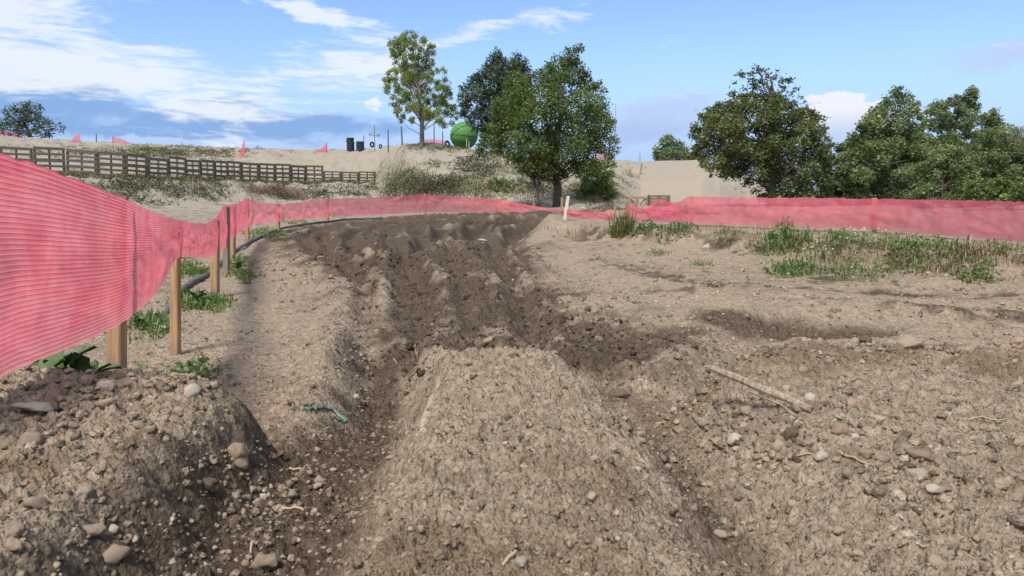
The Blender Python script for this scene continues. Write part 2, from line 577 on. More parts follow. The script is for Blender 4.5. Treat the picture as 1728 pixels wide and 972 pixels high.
dk = polysd(GX, GY, DARK) + .35 * fbm(GX * 1.6, GY * 1.6, 5, 4) * 2
dark = ss(-.55, .75, dk)
fore = 1 - ss(2.6, 3.8, GY - .15 * GX)
hill = ss(24, 28, GY)
bank = ss(-1.2, 0, polysd(GX, GY, BANK) + .3 * fbm(GX * 1.3, GY * 1.3, 21, 4)) * (1 - hill)
smoothpatch = np.exp(-(((GX + .225 + .03 * (GY - 1.8)) / .028) ** 2 + ((GY - 1.85) / .2) ** 2) ** 2)
track = 1 - ss(0, .5, polysd(GX, GY, [(-40, -2), (-1.7, 2), (-2.2, 4.5), (-2.8, 7), (-3.9, 10.5), (-4.6, 14), (-4.7, 18), (-2.8, 23.6), (0, 25.5), (8, 25.5), (60, 26), (90, 40), (90, 300), (-90, 300)]))
amp = np.clip(.42 + .75 * fore + .75 * dark * (1 - fore) - .25 * bank, .15, 1.3) * (1 - .85 * smoothpatch)
ld, lt, _s = linedist(GX, GY, spline([(.42, 12.5), (.5, 10), (.8, 8), (1.3, 6.4), (1.7, 5.7)]))
lane = np.exp(-((ld + .08 * fbm(GX * 4, GY * 4, 43, 3)) / (.16 + .012 * GY)) ** 2)
lane = lane * (1 - .6 * dark)
band = np.zeros_like(GX)
for pts in ([(1.0, 9.2), (1.8, 7.6), (2.8, 6.9), (4.2, 6.2), (6, 5.9)], [(1.3, 6.9), (2.2, 6.0), (3.6, 5.5), (5, 5.4)], [(.9, 4.3), (1.7, 4.0), (2.8, 4.0), (4.5, 4.1)]):
    d, t, sg = linedist(GX + .2 * fbm(GX * 2, GY * 2, 44, 3), GY, pts)
    band = np.maximum(band, np.exp(-(d / .26) ** 2))
band = band * ss(-.35, .35, fbm(GX * 9, GY * 9, 46, 4) * 2) * ss(-.2, .2, fbm(GX * 1.5, GY * 1.5, 45, 3) + .16)
amp = amp * (1 - .65 * lane) + .45 * band
gr_ = np.gradient(GZ, axis=0) / np.gradient(RR)[:, None]
gt_ = np.gradient(GZ, axis=1) / (np.gradient(TH)[None, :] * GR)
slope = np.minimum(np.hypot(gr_, gt_), 5)
amp = amp / (1 + .9 * slope ** 2)          # cut walls are smoother than crumbled tops
ident = np.full(GX.shape, .5, np.float32)
FR = np.abs(TT) < .8
for cell, a, prob, maxr, seed in ((.16, .55, .30, 26, 301), (.085, .8, .6, 24, 311), (.045, .85, .75, 18, 321), (.026, .9, .85, 9, 331), (.014, .95, .95, 4.2, 341), (.0075, .9, 1.0, 2.2, 351)):
    sel = FR & (GR < maxr)
    if cell > .1: am = np.where(fore > .5, .12, dark * .45 + .10)
    elif cell > .08: am = np.where(fore > .5, .22, dark * 1.15 + .22)
    elif cell > .04: am = np.where(fore > .5, .75 * amp, 1.2 * amp + .2)
    elif cell > .02: am = amp * np.where(fore > .5, 1.15, 1.45)
    else: am = amp * np.where(fore > .5, 1.25, 1.4)
    h, idn = bumps(GX[sel], GY[sel], cell, seed, prob)
    fade = (1 - ss(.7 * maxr, maxr, GR[sel]))
    cl = ss(.30, .62, vnoise(GX[sel] / (cell * 7), GY[sel] / (cell * 7), seed + 9)) if cell > .03 else 1.0
    GZ[sel] += h * a * am[sel] * fade * cl
    strong = (h > .25 * cell) & (cell < .1)
    tmp = ident[sel]
    ident[sel] = np.where(strong, .35 * tmp + .65 * idn, tmp)
lanep = lane * .35
lowr = FR & (GR < 60)
GZ[lowr] += ((.010 * fbm(GX * 18, GY * 18, 400, 4) * 2 + .0035 * fbm(GX * 90, GY * 90, 420, 3) * 2) * (1 - smoothpatch))[lowr]

# colour of the soil
moist = dark * (1 - np.clip(RU * 5, -.15, .32)) * (.70 + .26 * ss(5, 10, GY)) * (1 - .7 * fore)
n_big = fbm(GX * 1.7, GY * 1.7, 500, 4) * 2
n_med = fbm(GX * 7, GY * 7, 510, 4) * 2
n_fin = fbm(GX * 40, GY * 40, 520, 3) * 2
rut_damp_shade = np.zeros_like(GX)  # damp rut soil; on the left mound's wall also shade put into the colour
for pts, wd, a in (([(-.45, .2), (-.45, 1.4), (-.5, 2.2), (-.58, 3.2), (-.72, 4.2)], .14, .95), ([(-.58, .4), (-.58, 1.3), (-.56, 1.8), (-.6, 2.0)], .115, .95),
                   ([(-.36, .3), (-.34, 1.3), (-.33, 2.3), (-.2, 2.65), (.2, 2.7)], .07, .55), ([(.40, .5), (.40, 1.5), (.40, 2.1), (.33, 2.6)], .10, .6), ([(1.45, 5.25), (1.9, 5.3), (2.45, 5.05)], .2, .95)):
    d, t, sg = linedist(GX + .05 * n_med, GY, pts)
    rut_damp_shade = np.maximum(rut_damp_shade, a * np.exp(-(d / wd) ** 2))
bh = np.exp(-(((GX - 3.35) / .75) ** 2 + ((GY - 7.85) / .5) ** 2)) + .8 * np.exp(-(((GX - 1.2) / .5) ** 2 + ((GY - 11.9) / .5) ** 2))
bs = polysd(GX, GY, BANK) + .22 * fbm(GX * 1.3, GY * 1.3, 21, 4) * 2
bh = np.maximum(bh, .6 * np.exp(-((bs + .1) / .3) ** 2) * (GX > .9) * (GY < 12.5))
rut_damp_shade = np.maximum(rut_damp_shade, .8 * bh * ss(-.2, .3, n_med + .2))
moist = np.maximum(np.maximum(moist, rut_damp_shade), .72 * band) * (1 - .5 * lane)
ochre = ss(.16, .5, n_big + .5 * n_med) * fore
moist = np.clip(moist + (.42 * n_med + (.30 + .25 * ss(2.8, 4, GY) * (1 - hill)) * n_big) * (.6 + .4 * dark) + .15 * fore * n_big + .08 * (1 - hill), 0, 1)
pale = np.clip(.30 * lane + hill * (.95 + .3 * n_med) + .25 * bank + (1 - track) * .5 * (1 - hill), 0, 1)
uu = 864 + F * GX / np.maximum(GY, .5)
uw = uu + 26 * fbm(GX * .8, GY * .4, 620, 4) * 2
rampm = np.where((GY > 30), ss(1058, 1105, uw) * ss(1205, 1160, uw), 0) * .8
rampl = np.where((GY > 42), ss(400, 470, uu) * ss(690, 640, uu) * ss(44, 52, GY), 0)
smoothdirt = np.clip(rampm + rampl + smoothpatch * .8, 0, 1)
green = hill * ss(-.05, .5, n_big + .6 * n_med - .1) * (1 - smoothdirt) * .85
mgr = np.where(GY > 30, ss(640, 700, uu) * ss(1050, 1000, uu) * ss(46, 39, GY), 0)
green = np.clip(green + mgr * .5 * ss(-.5, .5, n_med + n_big), 0, 1)
green = np.clip(green + (1 - track) * (1 - hill) * ss(-.1, .3, n_med) * .7, 0, 1) * ss(0, 1, GY)
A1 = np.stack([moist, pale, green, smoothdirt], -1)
A2 = np.stack([ident, ochre, np.clip(.5 + .5 * n_fin, 0, 1), np.ones_like(ident)], -1)


def zgrid(x, y):
    """height of the finished ground sheet"""
    x, y = np.asarray(x, float), np.asarray(y, float)
    r = np.hypot(x, y); th = np.arctan2(x, y)
    i = np.clip(np.searchsorted(RR, r) - 1, 0, len(RR) - 2)
    j = np.clip(np.searchsorted(TH, th) - 1, 0, len(TH) - 2)
    fr = np.clip((r - RR[i]) / (RR[i + 1] - RR[i]), 0, 1); ft = np.clip((th - TH[j]) / (TH[j + 1] - TH[j]), 0, 1)
    return (GZ[i, j] * (1 - fr) + GZ[i + 1, j] * fr) * (1 - ft) + (GZ[i, j + 1] * (1 - fr) + GZ[i + 1, j + 1] * fr) * ft


_ts = np.geomspace(.5, 140, 6000)


def G(px, py):
    """where the sight line of this photo pixel meets the ground"""
    r = ray(px, py)
    r = r / r[1]
    zz = zgrid(r[0] * _ts, _ts)
    hit = np.nonzero(CAMZ + r[2] * _ts <= zz)[0]
    k = hit[0] if len(hit) else len(_ts) - 1
    return Vector((r[0] * _ts[k], _ts[k], float(zz[k])))


def gz(x, y): return float(zgrid(x, y))


# ------------------------------------------------------------------ materials
def new_mat(name):
    m = bpy.data.materials.new(name)
    m.use_nodes = True
    t = NT(m.node_tree)
    p = t.n['Principled BSDF']
    return m, t, p


def soil_material():
    m, t, p = new_mat("soil")
    a1, a2 = t.attr('masks'), t.attr('grain')
    mo, pa, gr = t.sep(a1.outputs['Vector'])
    sm = a1.outputs['Alpha']
    idn, oc, fi = t.sep(a2.outputs['Vector'])
    co = t.obj_coord()
    nf = t.noise(co, 220, 5, 0.7)
    nm = t.noise(co, 38, 5, 0.65)
    nb = t.noise(co, 3.0, 6, 0.6)
    dry = t.mix(t.ss(.3, .7, nm), (.232, .179, .127), (.354, .285, .214))
    dry = t.mix(t.mul(oc, .6), dry, (.185, .128, .08))
    wet = t.mix(t.ss(.3, .7, nm), (.056, .040, .028), (.135, .100, .071))
    c = t.mix(t.ss(.12, .85, t.add(mo, t.mul(t.sub(nf, .5), .35))), dry, wet)
    gravel = t.mix(t.ss(.35, .65, nm), (.20, .176, .140), (.39, .358, .305))
    c = t.mix(t.mul(t.ss(.2, .8, t.add(pa, t.mul(t.sub(nb, .5), .5))), .85), c, gravel)
    hb = t.noise(co, 1.1, 7, .72)
    hs_ = t.noise(co, 4.5, 5, .7)
    gravel = t.mix(t.mul(t.ss(.44, .60, hb), .8), gravel, (.135, .112, .075))
    gravel = t.mix(t.mul(t.ss(.52, .64, hs_), .7), gravel, (.10, .095, .055))
    gcol = t.mix(t.ss(.35, .65, nm), (.055, .07, .025), (.17, .165, .075))
    c = t.mix(t.mul(t.ss(.25, .8, t.add(gr, t.mul(t.sub(nm, .5), .8))), .8), c, gcol)
    c = t.mix(t.mul(sm, .58), c, (.235, .196, .152))
    # each clod its own tone, pale pebbles here and there
    c = t.mix(1.0, c, t.xyz(*[t.add(.64, t.mul(idn, .72))] * 3), 'MULTIPLY')
    c = t.mix(t.mul(t.ss(.93, .97, idn), .55), c, (.46, .41, .34))
    c = t.mix(1.0, c, t.xyz(*[t.add(.72, t.mul(nf, .56))] * 3), 'MULTIPLY')
    t.set(p.inputs['Base Color'], c)
    p.inputs['Roughness'].default_value = .95
    p.inputs['Specular IOR Level'].default_value = .15
    h = t.add(t.mul(nf, .5), t.mul(t.noise(co, 90, 5, .7), 1.0))
    h = t.add(h, t.mul(t.noise(co, 28, 6, .7), 2.5))
    for sc_, k_ in ((150, .9), (62, 1.7), (26, 2.6)):
        vn = t.n.new('ShaderNodeTexVoronoi')
        vn.feature = 'F1'
        vn.inputs['Scale'].default_value = sc_
        vn.inputs['Randomness'].default_value = 1.0
        wv_ = t.n.new('ShaderNodeVectorMath'); wv_.operation = 'ADD'
        t.l.new(co, wv_.inputs[0])
        ns = t.n.new('ShaderNodeTexNoise'); ns.inputs['Scale'].default_value = sc_ * 1.6; t.l.new(co, ns.inputs['Vector'])
        t.l.new(t.vmul(ns.outputs['Color'], (.8 / sc_,) * 3), wv_.inputs[1])
        t.l.new(wv_.outputs[0], vn.inputs['Vector'])
        h = t.add(h, t.mul(t.mul(vn.outputs['Distance'], -k_), t.sub(1.0, sm)))
    t.set(p.inputs['Normal'], t.bump(h, .9, .0075))
    return m


SOIL = soil_material()


def stone_material(name, c0, c1, scale=60, rough=.9):
    m, t, p = new_mat(name)
    co = t.obj_coord()
    oi = t.n.new('ShaderNodeObjectInfo').outputs['Random']
    n = t.noise(co, scale, 6, .65)
    c = t.mix(t.ss(.3, .7, n), c0, c1)
    c = t.mix(1.0, c, t.xyz(*[t.add(.8, t.mul(oi, .4))] * 3), 'MULTIPLY')
    t.set(p.inputs['Base Color'], c)
    p.inputs['Roughness'].default_value = rough
    p.inputs['Specular IOR Level'].default_value = .2
    t.set(p.inputs['Normal'], t.bump(t.noise(co, scale * 2.5, 5, .7), .6, .004))
    return m


CLOD = stone_material("dry_clod", (.20, .15, .105), (.33, .265, .20))
DCLOD = stone_material("damp_clod", (.07, .05, .034), (.15, .11, .076))
GREYST = stone_material("grey_stone", (.27, .235, .19), (.42, .375, .315), 40)
PALEST = stone_material("pale_stone", (.27, .23, .18), (.42, .37, .30), 40)
REDST = stone_material("reddish_stone", (.19, .125, .085), (.31, .235, .175), 40)


def wood_material(name, c0, c1, scale=(60, 60, 4), bump=.3):
    m, t, p = new_mat(name)
    co = t.vmul(t.obj_coord(), scale)
    n = t.noise(co, 1.0, 6, .65, .6)
    n2 = t.noise(t.obj_coord(), 9, 4, .6)
    c = t.mix(t.ss(.3, .7, n), c0, c1)
    c = t.mix(t.mul(t.ss(.5, .75, n2), .35), c, tuple(v * .55 for v in c0))
    if 'stake' in name:
        oz = t.sep(t.obj_coord())[2]
        mud = t.mul(t.ss(.16, .01, t.add(oz, t.mul(t.sub(n2, .5), .16))), .8)
        c = t.mix(mud, c, (.22, .165, .115))
        c = t.mix(t.mul(t.ss(.62, .7, t.noise(t.vmul(t.obj_coord(), (160, 160, 5)), 1.0, 3, .6)), .6), c, (.09, .06, .04))
    t.set(p.inputs['Base Color'], c)
    p.inputs['Roughness'].default_value = .8
    p.inputs['Specular IOR Level'].default_value = .25
    t.set(p.inputs['Normal'], t.bump(n, bump, .003))
    return m


STAKE = wood_material("stake_wood", (.235, .130, .062), (.39, .245, .135))
GSTAKE = wood_material("grey_stake_wood", (.13, .105, .085), (.22, .185, .15))
OLDWOOD = wood_material("weathered_pallet_wood", (.085, .072, .057), (.20, .17, .135), (14, 14, 14))
BOXWOOD = wood_material("brown_pallet_wood", (.10, .07, .05), (.22, .165, .125), (14, 14, 14))
PALEWOOD = wood_material("bleached_wood", (.14, .108, .076), (.33, .275, .21), (90, 90, 9), .7)
WHITEWOOD = wood_material("whitewashed_wood", (.38, .355, .31), (.56, .54, .49), (60, 60, 5))


def plain(name, col, rough=.6, spec=.3, var=.25, scale=20):
    m, t, p = new_mat(name)
    n = t.noise(t.obj_coord(), scale, 5, .6)
    t.set(p.inputs['Base Color'], t.mix(n, tuple(c * (1 - var) for c in col), tuple(min(1, c * (1 + var)) for c in col)))
    p.inputs['Roughness'].default_value = rough
    p.inputs['Specular IOR Level'].default_value = spec
    return m


def leaf_material(name, dark, mid, light, trans=.35):
    m, t, p = new_mat(name)
    a = t.attr('leaf')
    v, k, _ = t.sep(a.outputs['Vector'])
    c = t.mix(t.ss(0, .55, v), dark, mid)
    c = t.mix(t.ss(.55, 1, v), c, light)
    t.n.remove(p)
    df = t.n.new('ShaderNodeBsdfDiffuse'); t.set(df.inputs[0], c)
    tr = t.n.new('ShaderNodeBsdfTranslucent')
    t.set(tr.inputs[0], t.mix(1.0, c, (1.25, 1.3, .6), 'MULTIPLY'))
    gl = t.n.new('ShaderNodeBsdfGlossy'); gl.inputs['Roughness'].default_value = .5
    gl.inputs[0].default_value = (.6, .65, .7, 1)
    ms = t.n.new('ShaderNodeMixShader'); ms.inputs[0].default_value = trans
    t.l.new(df.outputs[0], ms.inputs[1]); t.l.new(tr.outputs[0], ms.inputs[2])
    m2 = t.n.new('ShaderNodeMixShader'); m2.inputs[0].default_value = .045
    t.l.new(ms.outputs[0], m2.inputs[1]); t.l.new(gl.outputs[0], m2.inputs[2])
    t.l.new(m2.outputs[0], t.n['Material Output'].inputs[0])
    return m


BARK = wood_material("bark", (.045, .036, .028), (.12, .10, .08), (30, 30, 6), .8)
BIRCHBARK = wood_material("birch_bark", (.10, .085, .07), (.26, .24, .21), (6, 6, 20), .4)


def net_material(name, ribs, near=False):
    m, t, p = new_mat(name)
    uvn = t.n.new('ShaderNodeTexCoord').outputs['UV']
    u, v, _ = t.sep(uvn)      # u in metres along, v 0..1 up
    fine = t.noise(t.xyz(t.mul(u, 260), t.mul(v, 180), 0.0), 1.0, 3, .7)
    blot = t.noise(t.xyz(t.mul(u, 5.0), t.mul(v, 1.2), 3.0), 1.4, 4, .6)
    dust = t.noise(t.xyz(t.mul(u, 2.2), t.mul(v, 5), 9.0), 1.6, 5, .65)
    c = t.mix(t.ss(.35, .68, blot), (.87, .22, .285), (.79, .135, .20))
    c = t.mix(t.mul(t.ss(.45, .8, dust), .32), c, (.84, .45, .46))
    c = t.mix(t.mul(t.ss(.16, .0, v), .35), c, (.74, .40, .38))
    rib = t.m('FRACT', t.mul(v, ribs))
    ribd = t.m('ABSOLUTE', t.sub(rib, .5))        # .5 on the knitted line
    if near:
        c = t.mix(t.mul(t.ss(.40, .48, ribd), .8), c, (.26, .015, .035))
        c = t.mix(1.0, c, t.xyz(*[t.add(.80, t.mul(fine, .4))] * 3), 'MULTIPLY')
        hole = t.mul(t.ss(.45, .66, fine), .25)
        hole = t.mul(hole, t.ss(.46, .34, ribd))
        opac = t.sub(.90, hole)
    else:
        c = t.mix(t.mul(t.ss(.3, .48, ribd), .16), c, (.3, .015, .04))
        opac = t.sub(.85, t.mul(t.ss(.4, .7, fine), .38))
    t.n.remove(p)
    df = t.n.new('ShaderNodeBsdfDiffuse'); t.set(df.inputs[0], c)
    tl = t.n.new('ShaderNodeBsdfTranslucent'); t.set(tl.inputs[0], c)
    ms = t.n.new('ShaderNodeMixShader'); ms.inputs[0].default_value = .58
    t.l.new(df.outputs[0], ms.inputs[1]); t.l.new(tl.outputs[0], ms.inputs[2])
    tp = t.n.new('ShaderNodeBsdfTransparent')
    m2 = t.n.new('ShaderNodeMixShader')
    t.set(m2.inputs[0], opac)
    t.l.new(tp.outputs[0], m2.inputs[1]); t.l.new(ms.outputs[0], m2.inputs[2])
    t.l.new(m2.outputs[0], t.n['Material Output'].inputs[0])
    return m


NET_NEAR = net_material("red_knitted_net", 40, True)
NET_FAR = net_material("red_mesh_net", 22)

# ------------------------------------------------------------------ ground sheet
nr, nc = GX.shape
ii = np.arange(nr * nc).reshape(nr, nc)
faces = np.stack([ii[:-1, :-1], ii[1:, :-1], ii[1:, 1:], ii[:-1, 1:]], -1).reshape(-1, 4)[:, ::-1]
verts = np.stack([GX, GY, GZ], -1).reshape(-1, 3)
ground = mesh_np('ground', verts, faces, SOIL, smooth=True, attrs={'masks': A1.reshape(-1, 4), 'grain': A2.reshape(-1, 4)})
tag(ground, kind='structure')

# ------------------------------------------------------------------ loose stones and clods
import bmesh


def rock_mesh(seed, sub=2, rough=.32, flat=(1, 1, .75), chip=0):
    bm = bmesh.new()
    bmesh.ops.create_icosphere(bm, subdivisions=sub, radius=1.0)
    r = np.random.default_rng(seed)
    o = r.uniform(-50, 50, 3)
    planes = [(Vector(r.normal(size=3)).normalized(), r.uniform(.55, .85)) for _ in range(chip)]
    from mathutils import noise as mn
    for v in bm.verts:
        p = v.co.copy()
        k = 1 + rough * (mn.noise(p * 1.3 + Vector(o)) + .6 * mn.noise(p * 3.1 + Vector(o)) + .42 * mn.noise(p * 6.5 + Vector(o)))
        p = p * k
        for nrm, dd in planes:
            s = p.dot(nrm) - dd
            if s > 0: p -= nrm * s * .9
        v.co = Vector((p.x * flat[0], p.y * flat[1], p.z * flat[2]))
    me = bpy.data.meshes.new('clod')
    bm.to_mesh(me)
    bm.free()
    for f in me.polygons: f.use_smooth = True
    return me


CLODM = []
for k in range(10):
    me = rock_mesh(100 + k, 3 if k < 3 else 2, .62, (1, random.uniform(.7, 1), random.uniform(.6, .85)))
    me.materials.append(CLOD if k else DCLOD)
    CLODM.append(me)


def put_stone(name, px, py, wpx, label, mat, flat=(1, .8, .7), rz=None, cat='stone', chip=4, rough=.26, seed=None, sink=.5, tilt=0):
    rough *= 1.5; chip += 3
    p = G(px, py)
    d = math.hypot(p.y, p.z - CAMZ)
    r = wpx * .88 * d / F / 2
    me = rock_mesh(seed or int(px * 7 + py), 3, rough, flat, chip)
    me.materials.append(mat)
    o = bpy.data.objects.new(name, me)
    COL.objects.link(o)
    o.scale = (r, r, r)
    o.rotation_euler = (tilt, random.uniform(-.15, .15), random.uniform(0, .6) if rz is None else rz)
    o.location = (p.x, p.y, p.z + r * flat[2] * (1 - 2 * sink) * .6)
    return tag(o, label, cat)


put_stone('stone', 62, 690, 66, 'flat pale grey stone tilted on the crest of the left dirt mound', GREYST, (1, .75, .32), .1, tilt=-.25)
put_stone('stone', 178, 655, 40, 'rounded grey stone touching the foot of the thick near fence stake', GREYST, (1, .8, .8), .2, chip=2)
put_stone('stone', 325, 666, 32, 'small blocky pale stone at the top edge of the left dirt mound', GREYST, (1, .9, 1.0), .4, sink=.2)
put_stone('stone', 52, 745, 50, 'dusty rounded stone half buried in the left mound below the flat stone', CLOD, (1, .8, .7), .4)
put_stone('stone', 402, 772, 62, 'large brown stone showing in the dark wall of the left rut', REDST, (.6, 1, 1.0), .3, sink=.45)
put_stone('stone', 446, 838, 20, 'upper of two white pebbles lying close together in the left rut', PALEST)
put_stone('stone', 433, 848, 19, 'lower of two white pebbles lying close together in the left rut', PALEST)
put_stone('stone', 536, 822, 17, 'single white pebble on the right side of the left rut floor', PALEST)
put_stone('stone', 190, 895, 26, 'small tan stone on the near slope of the left mound', GREYST)
put_stone('stone', 1241, 743, 38, 'angular tan stone in the right rut among broken clods', GREYST, (1, .8, .7), .2)
put_stone('stone', 1282, 790, 18, 'white oval pebble in the loose dirt right of the ridge', PALEST, (1, .7, .8), .9, chip=1)
put_stone('stone', 1242, 758, 15, 'tiny bluish white pebble below the angular tan stone', PALEST, chip=1)
put_stone('stone', 1417, 728, 34, 'reddish round stone below the lower end of the bleached stick', REDST, (1, .9, .85), chip=2)
put_stone('stone', 1443, 741, 24, 'grey stone close beside the reddish round stone', GREYST)
put_stone('stone', 1386, 771, 30, 'pale grey stone at the end of the long dry straw', PALEST, (1, .8, .75), chip=3)
put_stone('stone', 1368, 674, 28, 'grey angular stone just above the lower end of the bleached stick', GREYST, (1, .7, .9), .2, chip=6)
put_stone('stone', 1435, 683, 24, 'brown tan stone uphill to the right of the bleached stick', REDST, (1, .8, .8))
put_stone('stone', 1549, 800, 46, 'large grey wedge shaped stone on the right hillock', GREYST, (1, .7, .62), -.3, chip=7)
put_stone('stone', 1577, 828, 34, 'pale flat stone just below the large grey wedge stone', PALEST, (1, .7, .5), .2, chip=3)
put_stone('stone', 1551, 768, 50, 'long brown stone just above the large grey wedge stone', REDST, (1, .55, .5), -.7, chip=3)
put_stone('clod', 1337, 738, 42, 'dark damp upright clod under the end of the bleached stick', DCLOD, (.7, .6, 1), .5, 'clod', 0, .4)
put_stone('stone', 1488, 775, 30, 'rusty brown stone right of the dry straw', REDST)
put_stone('clod', 1538, 588, 46, 'large crumbly tan clod on the crest of the right hillock', CLOD, (1, .8, .7), .2, 'clod', 0, .45, sink=.15)
put_stone('clod', 1459, 578, 24, 'dark brown clod on the skyline of the right hillock', DCLOD, (1, .8, .7), .2, 'clod', 0, .4, sink=.15)
put_stone('clod', 1718, 584, 26, 'orange brown clod at the far right of the hillock crest', REDST, (1, .8, .8), .2, 'clod', 0, .4, sink=.15)
put_stone('clod', 1318, 588, 20, 'small tan clod on the left shoulder of the right hillock', CLOD, (1, .8, .8), .2, 'clod', 0, .4, sink=.15)
put_stone('stone', 998, 838, 28, 'grey stone on the near right part of the centre ridge', GREYST, (.8, 1, .6), .2)
put_stone('stone', 878, 950, 34, 'pale long stone at the very front of the centre ridge', GREYST, (.65, 1, .5), .1, chip=2)
put_stone('stone', 1089, 808, 18, 'white pebble on the right flank of the centre ridge', PALEST)
put_stone('clod', 1050, 668, 36, 'dark clod at the foot of the right flank of the ridge', DCLOD, (1, .8, .75), .2, 'clod', 0, .42)
put_stone('clod', 867, 601, 20, 'small dark clod on the far top of the centre ridge', DCLOD, (1, .8, .6), .2, 'clod', 0, .4)
put_stone('clod', 826, 576, 24, 'pale lump crowning the far end of the centre ridge', CLOD, (1, .8, .7), .2, 'clod', 0, .4)
put_stone('stone', 985, 352, 9, 'small pale rock beyond the low net behind the whitewashed stake', PALEST)
put_stone('stone', 1193, 420, 15, 'pale three cornered rock on the slope of the right bank', PALEST, (1, .5, 1), 0, chip=6, sink=.2)
put_stone('stone', 866, 461 + 12, 7, 'tiny white pebble in the dark churned dirt of the curve', PALEST)

pa_, pb_ = G(742, 634), G(714, 728)
m_ = MB()
m_.tube([Vector((pa_.lerp(pb_, k / 6).x, pa_.lerp(pb_, k / 6).y, gz(pa_.lerp(pb_, k / 6).x, pa_.lerp(pb_, k / 6).y))) + Vector((.003 * math.sin(k * 2.1), 0, -.0075)) for k in range(7)], [.010, .0135, .0145, .015, .0145, .013, .009], 9)
o = m_.build('wood_piece', CLOD, smooth=True)
tag(o, 'pale flat piece of wood pressed into the left edge of the centre ridge', 'wood')

# countable clods lying about the foreground
n_cl = 0
MARKS = [(62, 690, 'flat stone on the left mound'), (180, 650, 'foot of the thick near stake'), (325, 666, 'blocky stone on the left mound top'), (402, 772, 'brown stone in the left rut wall'),
         (440, 843, 'two white pebbles in the left rut'), (90, 870, 'near face of the left mound'), (500, 930, 'near end of the left rut'), (900, 800, 'middle of the centre ridge'), (1120, 700, 'right foot of the centre ridge'),
         (1241, 743, 'angular tan stone in the right rut'), (1368, 690, 'lower end of the bleached stick'), (1200, 625, 'upper end of the bleached stick'), (1282, 800, 'white oval pebble right of the ridge'),
         (1549, 800, 'wedge shaped grey stone'), (1450, 590, 'middle of the right hillock crest'), (1680, 590, 'far right of the hillock crest'), (1640, 700, 'far right flank of the hillock'), (1450, 920, 'near right corner of the dirt'),
         (1240, 900, 'near end of the right rut')]
tries = 0
while n_cl < 170 and tries < 6000:
    tries += 1
    if random.random() < .6:
        cx_, cy_, sx_, sy_ = random.choice([(1180, 715, 70, 32), (1340, 730, 90, 45), (1560, 800, 90, 45), (240, 650, 120, 18), (470, 820, 60, 40), (120, 700, 90, 40), (1450, 590, 200, 15)])
        px, py = random.gauss(cx_, sx_), random.gauss(cy_, sy_)
    else:
        px, py = random.uniform(0, 1728), random.uniform(570, 972)
    if not (0 < px < 1728 and 560 < py < 972): continue
    p = G(px, py)
    if p.y > 3.1: continue
    onridge = -.42 < p.x < .30
    if onridge and random.random() < .85: continue
    if -.62 < p.x < -.42 and random.random() < .35: continue
    o = bpy.data.objects.new('clod', random.choice(CLODM))
    COL.objects.link(o)
    r = random.uniform(.008, .014) * (1.6 if random.random() < .15 else 1)
    o.scale = (r, r * random.uniform(.8, 1.1), r * random.uniform(.8, 1))
    o.rotation_euler = (random.uniform(-.5, .5), random.uniform(-.5, .5), random.uniform(0, 6.28))
    o.location = (p.x, p.y, p.z + r * .08)
    mk = min(MARKS, key=lambda m: math.hypot(m[0] - px, (m[1] - py) * 1.5))[2]
    tag(o, f'loose crumb of dry soil lying by the {mk}', 'clod', f'loose soil crumbs by the {mk}')
    n_cl += 1


# the uncounted crumbs
def proto(sub, k):
    out = []
    for i in range(k):
        me = rock_mesh(500 + i + 40 * sub, sub, .75, (1, .85, .75))
        v = np.array([x.co[:] for x in me.vertices]); f = np.array([list(q.vertices) for q in me.polygons])
        out.append((v, f))
        bpy.data.meshes.remove(me)
    return out


def crumbs(name, n, sub, rlo, rhi, smin, smax, seed, mats, label):
    r_ = np.random.default_rng(seed)
    P = proto(sub, 8)
    rr = np.exp(r_.uniform(math.log(rlo), math.log(rhi), n * 3)); th = r_.uniform(-.68, .68, n * 3)
    x, y = rr * np.sin(th), rr * np.cos(th)
    dens = .35 + .9 * (vnoise(x * 6, y * 6, seed) > .45)
    dk_ = polysd(x, y, DARK)
    dens = dens * np.where(y < 2.8, 1, np.where(dk_ > -.2, 1, .45))
    dens = dens * np.where((np.abs(x) < .25) & (y < 2.6), .7, 1)
    keep = r_.uniform(0, 1.25, n * 3) < dens
    x, y, rr = x[keep][:n], y[keep][:n], rr[keep][:n]
    s = smin * (smax / smin) ** (r_.uniform(0, 1, len(x)) ** 2.6) * np.maximum(1, rr / 2.2)
    return assemble(name, label, x, y, s, P, r_)


def assemble(name, label, x, y, s, P, r_):
    z = zgrid(x, y)
    dk_ = polysd(x, y, DARK)
    VV, FF, AA, base = [], [], [], 0
    moist_ = ss(-.2, .5, dk_) * ss(2.6, 3.6, y)
    for i in range(len(x)):
        v, f = P[i % 8]
        a, b = r_.uniform(0, 6.28), r_.uniform(-.6, .6)
        ca, sa, cb, sb = math.cos(a), math.sin(a), math.cos(b), math.sin(b)
        M = np.array([[ca, -sa * cb, sa * sb], [sa, ca * cb, -ca * sb], [0, sb, cb]])
        VV.append((v * s[i]) @ M.T + (x[i], y[i], z[i] + s[i] * .1))
        FF.append(f + base)
        base += len(v)
        AA.append(np.repeat([[moist_[i] * .9 + r_.uniform(-.1, .25), .0, 0, 0]], len(v), 0))
    V = np.concatenate(VV)
    A = np.concatenate(AA)
    idr = np.repeat(r_.uniform(0, 1, len(x)) ** 1.2, [len(P[i % 8][0]) for i in range(len(x))])
    B = np.stack([idr, 0 * idr + .1, idr, idr], -1)
    o = mesh_np(name, V, np.concatenate(FF), SOIL, smooth=True, attrs={'masks': A, 'grain': B})
    return tag(o, kind='stuff', label=label)


